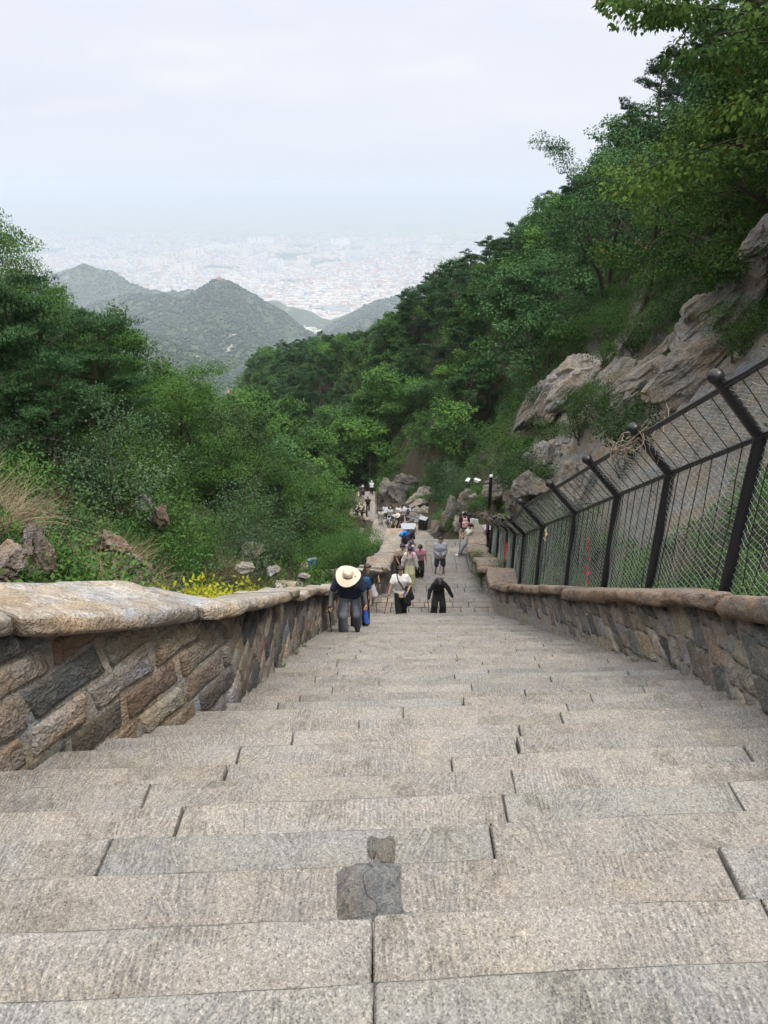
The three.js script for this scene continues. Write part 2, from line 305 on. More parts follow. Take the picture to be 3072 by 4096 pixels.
// the plain with its fields, and the city on it
const cityness = (X_, D_) => { const x = X_ / K, D = D_ / K, n = fbm(x * 0.00022 + 4, D * 0.00022, 2.2, 4), b = smooth(D, 6200, 7600) * (1 - smooth(D + n * 4500, 17000, 25000)); return clamp(b * smooth(n, -0.52, -0.26), 0, 1); };
{
  const S = 1024, f1 = tileNoise(S, 128, 71), f2 = tileNoise(S, 40, 72), f3 = tileNoise(S, 12, 73), f4 = tileNoise(S, 420, 74);
  const X0 = -11000, XW = 22000, D0 = 2900, DW = 22000;
  const map = makeTex(S, (i, j, o) => {
    const x = X0 + i / S * XW, D = D0 + j / S * DW, k = cityness(x, D), a = f1(i, j), b = f2(i, j), c = f3(i, j), d = f4(i, j);
    let col = [0.15 + b * 0.13, 0.20 + b * 0.10 + a * 0.04, 0.11 + a * 0.06];
    if (c * 0.5 + a * 0.5 > 0.63) col = [0.34, 0.31, 0.24];
    if (d > 0.90 && b > 0.45) col = [0.78, 0.77, 0.74];
    const green = smooth(b * 0.6 + a * 0.4, 0.54, 0.66), cc = [lerp(0.22, 0.08, green) + (d - 0.5) * 0.2, lerp(0.235, 0.13, green) + (d - 0.5) * 0.2, lerp(0.245, 0.10, green) + (d - 0.5) * 0.2];
    for (let q = 0; q < 3; q++) o[q] = Math.pow(lerp(col[q], cc[q], k), 1 / 2.2);
  }, true);
  map.wrapS = map.wrapT = THREE.MirroredRepeatWrapping;
  const s = new Soup(), R = [2300, 3300, 4700, 6300, 8500, 12000, 17000, 25000, 38000, 60000];
  for (const D of R) for (let i = 0; i <= 16; i++) { const x = (i / 16 - 0.5) * 2 * (D * 0.9 + 2000); s.v(x, PLAIN - (D > 40000 ? 0 : 0), -D, null, (x - X0) / XW, (D - D0) / DW); }
  for (let j = 0; j + 1 < R.length; j++) for (let i = 0; i < 16; i++) { const a = j * 17 + i; s.q(a, a + 1, a + 18, a + 17); }
  structure('plain', s.geo(), std({ map, roughness: 1 }));
}
{
  // an apartment tower: shaft with recessed bays, a roof house and a low podium
  const tower = (w, d, h, bays) => {
    const gs = [], box = (a, b, c, x, y, z) => { const g = new THREE.BoxGeometry(a, b, c); g.translate(x, y, z); gs.push(g); };
    for (let k = 0; k < bays; k++) box(w / bays * 0.8, h, d, (k + 0.5 - bays / 2) * w / bays, h / 2, 0);
    box(w * 0.97, h * 0.98, d * 0.8, 0, h * 0.49, 0); box(w * 0.5, h * 0.06, d * 0.5, 0, h * 1.03, 0); box(w * 1.1, h * 0.06, d * 1.2, 0, h * 0.03 + 0.01, 0);
    return mergeGeometries(gs);
  };
  const kinds = [[tower(34, 16, 92, 4), 'tall'], [tower(26, 18, 72, 3), 'mid'], [tower(52, 15, 60, 6), 'broad'], [tower(22, 20, 105, 2), 'slim']];
  const walls = [[0.88, 0.86, 0.83], [0.82, 0.75, 0.68], [0.60, 0.63, 0.68], [0.9, 0.88, 0.86]].map((c) => std({ color: new THREE.Color(...c), roughness: 0.8 }));
  seed(77);
  // estates: rows of alike towers, kept where the photograph shows them
  const estates = [[240, 575, 16, 1], [330, 575, 22, 1], [410, 555, 20, 1], [470, 540, 24, 0], [560, 528, 26, 3], [600, 545, 14, 1], [520, 545, 16, 1], [395, 590, 14, 1], [570, 590, 22, 2], [590, 582, 14, 0], [655, 575, 10, 1], [770, 565, 14, 2], [735, 530, 20, 3], [700, 555, 12, 1], [800, 545, 10, 1], [850, 530, 18, 1], [905, 535, 10, 2], [940, 525, 14, 0], [960, 548, 10, 1], [890, 560, 8, 1], [500, 572, 12, 1], [200, 550, 10, 1], [150, 560, 8, 0], [820, 590, 6, 1]];
  const proto = [];
  let n = 0;
  for (const [u, v, count, wk] of estates) {
    const S = -(at(u, v, 1).y), D0 = PLAIN / -S, dir = rr(-0.4, 0.4), X0 = at(u, v, D0).x, k0 = Math.floor(rnd() * 4);
    for (let i = 0; i < count && n < 296; i++, n++) {
      const row = i % 3, colm = Math.floor(i / 3), x = X0 + ((colm - count / 6) * rr(58, 78) + row * 18) * K, D = D0 + (row * rr(150, 260) + rr(-20, 20)) * K, k = rnd() < 0.75 ? k0 : Math.floor(rnd() * 4);
      const key = k * 4 + wk; let o;
      if (!proto[key]) o = proto[key] = topMesh('apartment_tower', kinds[k][0], walls[wk], 'pale apartment tower rising from the hazy city on the plain', 'building', 'apartment towers of the far city');
      else o = copyOf(proto[key]);
      o.position.set(x, PLAIN, -D); o.rotation.y = dir; const h = rr(1.1, 1.6); o.scale.set(rr(0.9, 1.15) * K, h * K, K);
    }
  }
  const low = tower(46, 13, 18, 4), N = 30000, im = new THREE.InstancedMesh(low, std({ color: new THREE.Color(0.72, 0.70, 0.68), roughness: 0.8 }), N), m = new THREE.Matrix4(), q = new THREE.Quaternion(), e = new THREE.Euler(), c = new THREE.Color();
  let k = 0;
  for (let t = 0; t < N * 6 && k < N; t++) {
    const D = 4200 + 11500 * Math.pow(rnd(), 1.3), x = (rnd() - 0.5) * D * 1.1, g = cityness(x, D);
    if (rnd() > g || fbm(x * 0.0025, D * 0.0025, 6, 3) > 0.22) continue;
    const sc = rr(0.8, 1.6) * K, grid = fbm(x * 0.0003, D * 0.0003, 9, 1) * 1.2;
    m.compose(new THREE.Vector3(x, PLAIN, -D), q.setFromEuler(e.set(0, grid + (rnd() < 0.25 ? Math.PI / 2 : 0), 0)), new THREE.Vector3(sc * rr(0.6, 1.6), sc * rr(0.5, 1.7), sc * rr(0.8, 1.8)));
    im.setMatrixAt(k, m); const w = rr(0.72, 1.12), r = rnd(); im.setColorAt(k, r < 0.1 ? c.setRGB(0.9, 0.62, 0.52) : r < 0.16 ? c.setRGB(0.5, 0.65, 0.9) : c.setRGB(w, w * 0.99, w * 0.97)); k++;
  }
  im.count = k; im.name = 'low_city_buildings'; shade(im); scene.add(im);
  tag(im, 'thousands of low white buildings of the far city on the plain', 'city', null, 'stuff');
}
// pavilion on the peak
{
  const p = at(475, 614.5, 2850), t = thing('pavilion', 'tiny pavilion with a tiled roof on top of the pointed far peak', 'pavilion');
  t.scale.setScalar(0.62); t.position.copy(p); t.position.y = farGround(p.x, 2850) - 2;
  const red = std({ color: new THREE.Color(0.36, 0.14, 0.09) }), pale = std({ color: new THREE.Color(0.62, 0.52, 0.44) });
  const hall = mergeGeometries([new THREE.BoxGeometry(22, 11, 14).translate(0, 12, 0), new THREE.BoxGeometry(32, 8, 20).translate(0, 3, 0)]);
  part('hall', hall, pale, t);
  const roof = new THREE.CylinderGeometry(6, 21, 7, 4, 1).rotateY(Math.PI / 4).translate(0, 20.5, 0), top = new THREE.CylinderGeometry(0.8, 9, 6, 4, 1).rotateY(Math.PI / 4).translate(0, 27.5, 0);
  part('roof', mergeGeometries([roof, top]), red, t);
}
// ---------- the stone stairs ----------
const stepSkew = table([[0, 0.055], [3.5, 0.05], [9, 0.005], [40, 0]]);   // the upper steps turn a little
const slabTint = () => { const k = rnd(), g = rr(0.9, 1.08); return k < 0.2 ? [g * 1.02, g * 0.98, g * 0.93] : k < 0.3 ? [g * 0.93, g * 0.95, g * 0.945] : [g, g * 0.98, g * 0.95]; };
function slabGeo(x0, x1, dBack, dFront, y, thick, o) {                       // dBack(x), dFront(x): distances of the two long edges
  const s = new Soup(), ch = o.chamfer ?? 0.012, w = x1 - x0, n = o.n ?? clamp(Math.round(w / 0.14), 4, 12), tint = o.tint ?? slabTint(), ou = rr(0, 2), ov = rr(0, 2), flip = rnd() < 0.5 ? -1 : 1;
  const xs = [x0, x0, x0 + ch]; for (let i = 1; i < n; i++) xs.push(lerp(x0 + ch, x1 - ch, i / n)); xs.push(x1 - ch, x1, x1);
  const last = xs.length - 1, J = 7, wob = rr(0, 100);
  xs.forEach((x, i) => {
    const side = i === 0 || i === last ? thick : i === 1 || i === last - 1 ? ch * 0.9 : 0;
    for (let j = 0; j < J; j++) {
      const b = dBack(x), f = dFront(x) + fbm(x * 5 + wob, y * 3, 1, 2) * 0.009 * (o.rough ?? 1);
      const d = [b, b, b + ch, (b + f) / 2, f - ch, f, f + 0.004][j], drop = [thick, ch, 0, 0, 0, ch * (0.8 + 0.8 * Math.abs(fbm(x * 9 + wob, 4, y, 2))), thick][j];
      const yy = y - Math.max(side, drop) + (side || drop ? 0 : fbm(x * 3 + wob, d * 3, y, 3) * 0.012 * (o.rough ?? 1));
      s.v(x, yy, -d, tint, flip * (x + ou) / 2, (d + ov + (j === 6 ? drop : 0)) / 2);
    }
  });
  for (let i = 0; i < last; i++) for (let j = 0; j < J - 1; j++) { const a = i * J + j; s.q(a, a + J, a + J + 1, a + 1); }
  return s.geo();
}
const nosings = [];                                                            // [D of the front edge, Y of its tread]
{
  const t = 0.3455, r = 0.2004;
  for (let k = -7; k <= 54; k++) nosings.push([(k + 1) * t + 0.16, -1.2 - 0.58 * ((k + 1) * t + 0.16) + 0.0, 1]);
}
const upper = structure('staircase');
{
  seed(101);
  const joints = new Map([[9, null]]);
  nosings.forEach(([f, y], k) => {
    const b0 = f - 0.3455, xl = leftX(f) - 0.14, xr = rightX(f) + 0.14;
    const back = (x) => b0 - 0.05 + stepSkew(f) * (x - 0.5) + fbm(k * 3.3, x * 0.5, 1, 2) * 0.03, front = (x) => f + stepSkew(f) * (x - 0.5) + fbm((k + 1) * 3.3, x * 0.5, 1, 2) * 0.03;
    const tone = rr(0.95, 1.05); let x = xl, first = true;
    while (x < xr - 0.01) {
      let w = first ? rr(0.5, 1.8) : rr(1.0, 2.1); first = false;
      if (xr - x - w < 0.5) w = xr - x;
      const gap = rnd() < 0.28 ? rr(0.010, 0.018) : rr(0.002, 0.006), skew = rr(-0.02, 0.02);
      part('slab', slabGeo(x, x + w - gap, back, front, y + rr(-0.008, 0.008), 0.19, { tint: slabTint().map((c) => c * tone) }), M.slab, upper);
      x += w;
    }
  });
}
// a dark cement repair and a stain of it on two of the nearest treads
for (const [cx, cd, rx, rd, k] of [[-0.05, 1.735, 0.115, 0.11, 3], [-0.01, 2.085, 0.05, 0.062, 9]]) {
  const s = new Soup(), n = 34, y = nosings.find(([f]) => f > cd + 0.08)[1] + 0.027, m = s.v(cx, y, -cd, [0.19, 0.187, 0.187], cx / 1.5, cd / 1.5);
  for (let ring = 1; ring <= 3; ring++) for (let i = 0; i < n; i++) { const a = i / n * 6.283, q = ring / 3 * (1 + fbm(Math.cos(a) * 2 + k, Math.sin(a) * 2, k, 4) * (k > 5 ? 0.8 : 0.25)), ex = Math.sign(Math.cos(a)) * Math.pow(Math.abs(Math.cos(a)), 0.32), ez = Math.sign(Math.sin(a)) * Math.pow(Math.abs(Math.sin(a)), 0.32), px = cx + ex * rx * q, pd = cd + ez * rd * q; s.v(px, y - (ring === 3 ? 0.02 : 0) + fbm(px * 20, pd * 20, 1, 3) * 0.004, -pd, [0, 1, 2].map(() => 0.19 + 0.06 * noise3(px * 40, pd * 40, 1)), px / 1.5, pd / 1.5); }
  for (let i = 0; i < n; i++) s.t(m, 1 + i, 1 + (i + 1) % n); for (let r = 0; r < 2; r++) for (let i = 0; i < n; i++) s.q(1 + r * n + i, 1 + (r + 1) * n + i, 1 + (r + 1) * n + (i + 1) % n, 1 + r * n + (i + 1) % n);
  part('cement_patch', s.geo(), M.stone, upper);
}
// earth and rubble under the slabs, seen only in the joints
{
  const s = new Soup(), mat = std({ color: new THREE.Color(0.13, 0.085, 0.05), roughness: 1 });
  for (let d = -3; d <= 84; d += 0.5) { const y = pathY(d) - 0.3; s.v(leftX(d) - 0.3, y, -d); s.v(rightX(d) + 0.3, y, -d); }
  for (let k = 0; k + 3 < s.p.length / 3; k += 2) s.q(k, k + 1, k + 3, k + 2);
  part('bedding', s.geo(), mat, upper);
}
// lower landings, flights and paving
const lower = structure('lower_stairs');
const pave = (d0, d1, y0, y1, rowDepth, wMin, wMax, parent, lengthwise, tintFn) => {
  let d = d0;
  while (d < d1 - 0.02) {
    let dd = rowDepth * rr(0.85, 1.2); if (d1 - d - dd < rowDepth * 0.5) dd = d1 - d;
    const y = lerp(y0, y1, (d + dd / 2 - d0) / (d1 - d0)), dc = d + dd / 2, xl = leftX(dc) - 0.14, xr = rightX(dc) + 0.14;
    let x = xl + (rnd() - 0.5) * 0.2;
    while (x < xr - 0.01) {
      let w = rr(wMin, wMax); if (xr - x - w < wMin * 0.6) w = xr - x;
      const a = d, b = d + dd, g = rr(0.008, 0.02), sk = rr(-0.03, 0.03);
      part('slab', slabGeo(x, x + w - g, (q) => a + sk * (q - x) * 0.3, (q) => b - g + sk * (q - x) * 0.3, y + rr(-0.006, 0.008), 0.16, { n: 3, chamfer: 0.015, tint: tintFn ? tintFn() : slabTint() }), M.slab, parent);
      x += w;
    }
    d += dd;
  }
};
const flight = (d0, y0, d1, y1, n, parent, ext = 0.05) => {
  const t = (d1 - d0) / n, r = (y0 - y1) / n;
  for (let k = 0; k < n; k++) {
    const a = d0 + k * t, y = y0 - (k + 1) * r, xl = leftX(a) - 0.14, xr = rightX(a) + 0.14; let x = xl;
    while (x < xr - 0.01) { let w = rr(1.0, 2.1); if (xr - x - w < 0.6) w = xr - x; const kx = k; part('slab', slabGeo(x, x + w - 0.008, () => a - ext, (q) => a + t + fbm(kx * 2.2, q * 0.5, 3, 2) * 0.04, y + rr(-0.008, 0.008), 0.19, { n: 4, chamfer: 0.016 }), M.slab, parent); x += w; }
  }
};
seed(202);
const paleTint = () => { const k = rnd(); return k < 0.1 ? [1.3, 1.2, 1.02] : k < 0.3 ? [1.08, 0.98, 0.88] : slabTint(); };
pave(19.16, 20.1, -12.34, -12.34, 0.34, 0.35, 0.8, lower, false, paleTint);
flight(20.1, -12.34, 23.5, -14.2, 9, lower);
pave(23.5, 24.3, -14.24, -14.26, 0.4, 0.3, 0.75, lower, false, paleTint);
flight(24.3, -14.26, 27.5, -15.6, 8, lower);
pave(27.5, 29.4, -15.63, -15.63, 1.9, 0.42, 0.68, lower, true);
pave(29.4, 30.2, -15.75, -15.75, 0.42, 0.5, 1.2, lower, false, paleTint);
pave(30.2, 31.4, -15.9, -15.92, 0.42, 0.6, 1.6, lower, false);
const valleyPath = structure('valley_path');
flight(31.4, -15.92, 36.8, -19.3, 15, valleyPath);
for (let k = 0; k < 17; k++) { const a = 36.8 + k * 1.6, y = -19.3 - 0.4 * (k * 1.6 + 1.2); pave(a, a + 1.6, y, y, 0.8, 0.7, 1.5, valleyPath, false, paleTint); }
const farPath = structure('far_path');
for (let k = 0; k < 13; k++) { const a = 64 + k * 1.4, y = -30.4 - 0.26 * (k * 1.4 + 0.8); pave(a, a + 1.4, y, y, 0.7, 0.5, 1.0, farPath, false, paleTint); }

// ---------- parapet walls ----------
const stoneCols = { dark: [0.12, 0.12, 0.122], slate: [0.215, 0.21, 0.205], brown: [0.29, 0.25, 0.215], tan: [0.40, 0.355, 0.305], grey: [0.41, 0.37, 0.325], rust: [0.28, 0.215, 0.18] };
const clipPoly = (poly, f) => { const o = []; for (let i = 0; i < poly.length; i++) { const a = poly[i], b = poly[(i + 1) % poly.length], fa = f(a), fb = f(b); if (fa >= 0) o.push(a); if ((fa >= 0) !== (fb >= 0)) { const t = fa / (fa - fb); o.push([lerp(a[0], b[0], t), lerp(a[1], b[1], t)]); } } return o; };
// a line in plan: positions by arc length
function planLine(fn, d0, d1, step) { const pts = []; for (let d = d0; d <= d1 + 1e-6; d += step) pts.push([fn(d), d]); const s = [0]; for (let i = 1; i < pts.length; i++) s.push(s[i - 1] + Math.hypot(pts[i][0] - pts[i - 1][0], pts[i][1] - pts[i - 1][1])); return { len: s[s.length - 1], at(t) { t = clamp(t, 0, s[s.length - 1]); let i = 1; while (i < s.length - 1 && s[i] < t) i++; const k = (t - s[i - 1]) / (s[i] - s[i - 1]); return [lerp(pts[i - 1][0], pts[i][0], k), lerp(pts[i - 1][1], pts[i][1], k)]; } }; }
function stoneGeo(poly, place, col, proud, fine) {
  const cx = poly.reduce((a, p) => a + p[0], 0) / poly.length, cy = poly.reduce((a, p) => a + p[1], 0) / poly.length, ring = [];
  let minr = 1e9; const wob = rr(0, 99);
  for (let i = 0; i < poly.length; i++) { const a = poly[i], b = poly[(i + 1) % poly.length], L = Math.hypot(b[0] - a[0], b[1] - a[1]), n = Math.max(1, Math.round(L / fine)); for (let k = 0; k < n; k++) ring.push([lerp(a[0], b[0], k / n), lerp(a[1], b[1], k / n)]); }
  const s = new Soup(), n = ring.length, ou = rr(0, 1), ov = rr(0, 1), J = 0.016, rot = rnd() < 0.5;
  const levels = [[0, -0.02], [1, proud * 0.55], [2.4, proud], [5, proud * 1.12]];
  levels.forEach(([inset, h], li) => ring.forEach((p, i) => {
    const dx = p[0] - cx, dy = p[1] - cy, L = Math.hypot(dx, dy) || 1, k = Math.max(0.12, (L - inset * J) / L), jit = li ? fbm(p[0] * 7 + wob, p[1] * 7, li * 2.3, 2) * 0.02 : 0;
    const a = cx + dx * k + jit, b = cy + dy * k + jit * 0.6, q = place(a, b, h + (li > 1 ? fbm(a * 9 + wob, b * 9, 3.3, 3) * proud * 0.9 : 0));
    s.v(q[0], q[1], q[2], col, (rot ? a : b) / 1.5 + ou, (rot ? b : a) / 1.5 + ov);
  }));
  const q = place(cx, cy, proud * 1.15 + fbm(cx * 9 + wob, cy * 9, 3.3, 2) * proud); const m = s.v(q[0], q[1], q[2], col, (rot ? cx : cy) / 1.5 + ou, (rot ? cy : cx) / 1.5 + ov);
  for (let l = 0; l + 1 < levels.length; l++) for (let i = 0; i < n; i++) { const i2 = (i + 1) % n; s.q(l * n + i, l * n + i2, (l + 1) * n + i2, (l + 1) * n + i); }
  for (let i = 0; i < n; i++) s.t(3 * n + i, 3 * n + (i + 1) % n, m);
  return s.geo();
}
const LOOP = [[1, -0.7], [1.02, -0.25], [1.01, 0.25], [0.97, 0.72], [0.87, 1], [0.6, 1.02], [0.3, 1.03], [0, 1.03], [-0.3, 1.03], [-0.6, 1.02], [-0.87, 1], [-0.97, 0.72], [-1, 0.25], [-1, -0.25], [-1, -0.7], [-0.9, -1], [-0.45, -1], [0, -1], [0.45, -1], [0.9, -1]];
function copingGeo(line, t0, t1, topY, w, h, inward, cols, over, lump) {           // a rough slab lying along the wall
  const s = new Soup(), n = Math.max(6, Math.round((t1 - t0) / 0.07)), m = LOOP.length, wob = rr(0, 99), tilt = rr(-0.02, 0.02), tone = rr(0.9, 1.1);
  for (let i = -1; i <= n + 1; i++) {
    const k = clamp(i, 0, n), t = lerp(t0, t1, k / n), [x, d] = line.at(t), [x2, d2] = line.at(t + 0.05), [x1, d1] = line.at(t - 0.05), L = Math.hypot(x2 - x1, d2 - d1) || 1, nx = inward * (d2 - d1) / L, nd = -inward * (x2 - x1) / L;
    const end = Math.min(k, n - k) * (t1 - t0) / n, shr = i < 0 || i > n ? 0.05 : 1 - 0.10 * Math.exp(-end / 0.05), lift = fbm(t * 0.9 + wob, 1, 2, 2) * lump * 0.7, wide = 1 + fbm(t * 1.3 + wob, 9, 2, 2) * 0.16;
    LOOP.forEach(([ex, ey]) => {
      let p = ex * w / 2 * shr * wide, q = (ey * h / 2 + ex * tilt) * shr;
      const nn = fbm(t * 2.6 + wob, p * 4, q * 6, 3) * lump, side = Math.abs(ex) > 0.8 ? 1 : 0, nf = ridged(t * 4.5 + wob, q * 7, p * 4, 3) * lump * 0.8 * side;
      p += (nn * 1.1 + nf * 0.7) * side * Math.sign(ex) ; q += nn * (ey > 0.9 ? 0.34 : 0.7) + (side ? nf * 0.15 : 0) + lift;
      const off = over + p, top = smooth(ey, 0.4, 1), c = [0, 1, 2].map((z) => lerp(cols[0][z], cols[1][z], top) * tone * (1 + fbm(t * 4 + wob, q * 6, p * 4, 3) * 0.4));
      s.v(x + nx * off, topY(d) - h / 2 + q, -(d + nd * off), c);
    });
  }
  for (let i = 0; i < n + 2; i++) for (let j = 0; j < m; j++) { const j2 = (j + 1) % m, a = i * m; inward > 0 ? s.q(a + j, a + m + j, a + m + j2, a + j2) : s.q(a + j, a + j2, a + m + j2, a + m + j); }
  return boxUV(s.geo(), 1 / 1.3, rr(0, 3));
}
function parapet(name, label, line, inward, height, thick, pattern, capCols, opts) {
  const wall = thing(name, label, 'wall'), base = (d) => pathY(d);
  const frame = (t) => { const [x, d] = line.at(t), [x2, d2] = line.at(t + 0.06), [x1, d1] = line.at(t - 0.06), L = Math.hypot(x2 - x1, d2 - d1) || 1; return { x, d, nx: inward * (d2 - d1) / L, nd: -inward * (x2 - x1) / L }; };
  const place = (t, y, out) => { const f = frame(t); return [f.x + f.nx * out, y, -(f.d + f.nd * out)]; };
  const s = new Soup(), n = Math.ceil(line.len / 0.25);
  for (let i = 0; i <= n; i++) {
    const t = line.len * i / n, f = frame(t), y0 = base(f.d) - 0.8, y1 = base(f.d) + height - 0.1;
    for (const [o, y] of [[0, y0], [0, lerp(y0, y1, 0.33)], [0, lerp(y0, y1, 0.66)], [0, y1], [-thick, y1], [-thick, y0 - 1.2]]) { const g = o ? 0 : fbm(t * 6, y * 6, 2, 3) * 0.014; s.v(f.x + f.nx * (o + g), y, -(f.d + f.nd * (o + g)), null, t / 1.5, (y + o) / 1.5); }
  }
  for (let i = 0; i < n; i++) for (let j = 0; j < 5; j++) { const a = i * 6 + j; inward > 0 ? s.q(a, a + 1, a + 7, a + 6) : s.q(a, a + 6, a + 7, a + 1); }
  for (const e of [0, n]) { const a = e * 6; (e === 0) === (inward > 0) ? (s.q(a, a + 5, a + 4, a + 3)) : s.q(a, a + 3, a + 4, a + 5); }
  part('mortar_core', s.geo(), M.mortar, wall);
  for (const [poly, col, fine, proud] of pattern(line, base)) {
    let p = clipPoly(poly, (q) => q[1] - (base(line.at(q[0])[1]) - 0.25)); p = clipPoly(p, (q) => base(line.at(q[0])[1]) + height - 0.12 - q[1]); p = clipPoly(p, (q) => q[0]); p = clipPoly(p, (q) => line.len - q[0]);
    if (p.length < 3) continue;
    let area = 0; for (let i = 0; i < p.length; i++) { const a = p[i], b = p[(i + 1) % p.length]; area += a[0] * b[1] - b[0] * a[1]; }
    if (Math.abs(area) < 0.012) continue;
    if (area < 0) p.reverse(); if (inward < 0) p.reverse();
    part('stone', stoneGeo(p, place, col, proud, fine), M.stone, wall);
  }
  let t = 0;
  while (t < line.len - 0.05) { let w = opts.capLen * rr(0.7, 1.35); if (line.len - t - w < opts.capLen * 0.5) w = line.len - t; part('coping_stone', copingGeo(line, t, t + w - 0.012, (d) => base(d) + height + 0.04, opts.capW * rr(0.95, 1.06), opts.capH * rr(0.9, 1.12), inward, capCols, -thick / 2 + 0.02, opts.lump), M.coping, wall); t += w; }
  return wall;
}
const vary = (c, k = 0.25) => { const g = 1 + rr(-k, k); return c.map((x) => x * g * (1 + rr(-0.05, 0.05))); };
// level courses of squared stone
const coursed = (minH, maxH, wMin, wMax, cols) => (line, base) => {
  const out = [], yTop = base(line.at(0)[1]) + 1.6, yBot = base(line.at(line.len)[1]) - 0.6; let y = yTop;
  while (y > yBot) {
    const h = rr(minH, maxH); let t = -rr(0, wMax);
    while (t < line.len) { const w = rr(wMin, wMax), near = line.at(t + w / 2)[1], yb = base(near), g = 0.02, k = rr(-0.025, 0.025); if (y > yb - 0.5 && y - h < yb + 1.3) out.push([[[t + g + k, y - h + g], [t + w - g + k, y - h + g + rr(-0.012, 0.012)], [t + w - g - k, y - g + rr(-0.012, 0.012)], [t + g - k, y - g]], vary(pick(cols)), near < 6 ? 0.07 : 0.14, rr(0.018, 0.034)]); t += w; }
    y -= h;
  }
  return out;
};
// long stones laid on the slant
const slanted = (cols) => (line, base) => {
  const out = [], y0 = base(line.at(0)[1]), sl = (base(line.at(line.len)[1]) - y0) / line.len, g = 0.009;
  for (let q = -1.6; q < line.len + 1; ) {
    const w = rr(0.24, 0.4), th = rr(0.6, 0.78), A = [Math.cos(th), Math.sin(th)]; let a = -0.5 - rr(0, 0.4);
    while (a < 1.5) {
      const L = rr(0.3, 0.72), c = (p, k) => { const t = q + A[0] * p + k * w; return [t, y0 + A[1] * p + t * sl]; };
      const P = [c(a + g, 0.04), c(a + L * 0.1, 0.5 - rr(0.3, 0.46)), c(a + L - g, 0.06 + rr(0, 0.1)), c(a + L + rr(0.02, 0.1), 0.5), c(a + L - g - rr(0, 0.04), 0.96), c(a + g, 0.96), c(a - g + rr(0.02, 0.07), 0.5)];
      P.splice(1, 1);
      const tm = (P[0][0] + P[3][0]) / 2, ym = (P[0][1] + P[3][1]) / 2;
      if (tm > -0.3 && tm < line.len + 0.3) { const yb = base(line.at(tm)[1]); if (ym > yb - 0.4 && ym < yb + 1.3) out.push([P, vary(pick(cols)), line.at(tm)[1] < 9 ? 0.09 : 0.18, rr(0.016, 0.034)]); }
      a += L;
    }
    q += w * 1.03;
  }
  return out;
};
seed(303);
const C = stoneCols;
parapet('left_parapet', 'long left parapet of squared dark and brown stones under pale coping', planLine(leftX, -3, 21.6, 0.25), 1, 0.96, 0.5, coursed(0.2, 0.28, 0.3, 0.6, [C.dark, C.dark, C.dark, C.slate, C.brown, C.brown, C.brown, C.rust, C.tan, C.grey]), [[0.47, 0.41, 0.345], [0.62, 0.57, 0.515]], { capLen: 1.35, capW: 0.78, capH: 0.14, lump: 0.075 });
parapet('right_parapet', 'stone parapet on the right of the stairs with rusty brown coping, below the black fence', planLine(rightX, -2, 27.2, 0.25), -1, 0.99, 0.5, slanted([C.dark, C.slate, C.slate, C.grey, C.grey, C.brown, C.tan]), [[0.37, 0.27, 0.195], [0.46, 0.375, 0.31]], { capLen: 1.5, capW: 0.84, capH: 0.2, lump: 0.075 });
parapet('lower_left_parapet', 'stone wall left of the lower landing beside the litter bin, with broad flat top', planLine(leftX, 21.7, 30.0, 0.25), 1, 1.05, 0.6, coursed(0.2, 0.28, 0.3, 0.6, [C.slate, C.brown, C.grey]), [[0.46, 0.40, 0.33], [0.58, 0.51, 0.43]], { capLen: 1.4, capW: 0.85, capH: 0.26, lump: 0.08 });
parapet('lower_right_parapet', 'stone wall right of the lower landing that the girl with a stick leans on', planLine(rightX, 27.3, 31.2, 0.25), -1, 1.0, 0.55, coursed(0.2, 0.28, 0.3, 0.6, [C.slate, C.brown, C.grey]), [[0.44, 0.36, 0.28], [0.54, 0.45, 0.36]], { capLen: 1.2, capW: 0.8, capH: 0.25, lump: 0.08 });
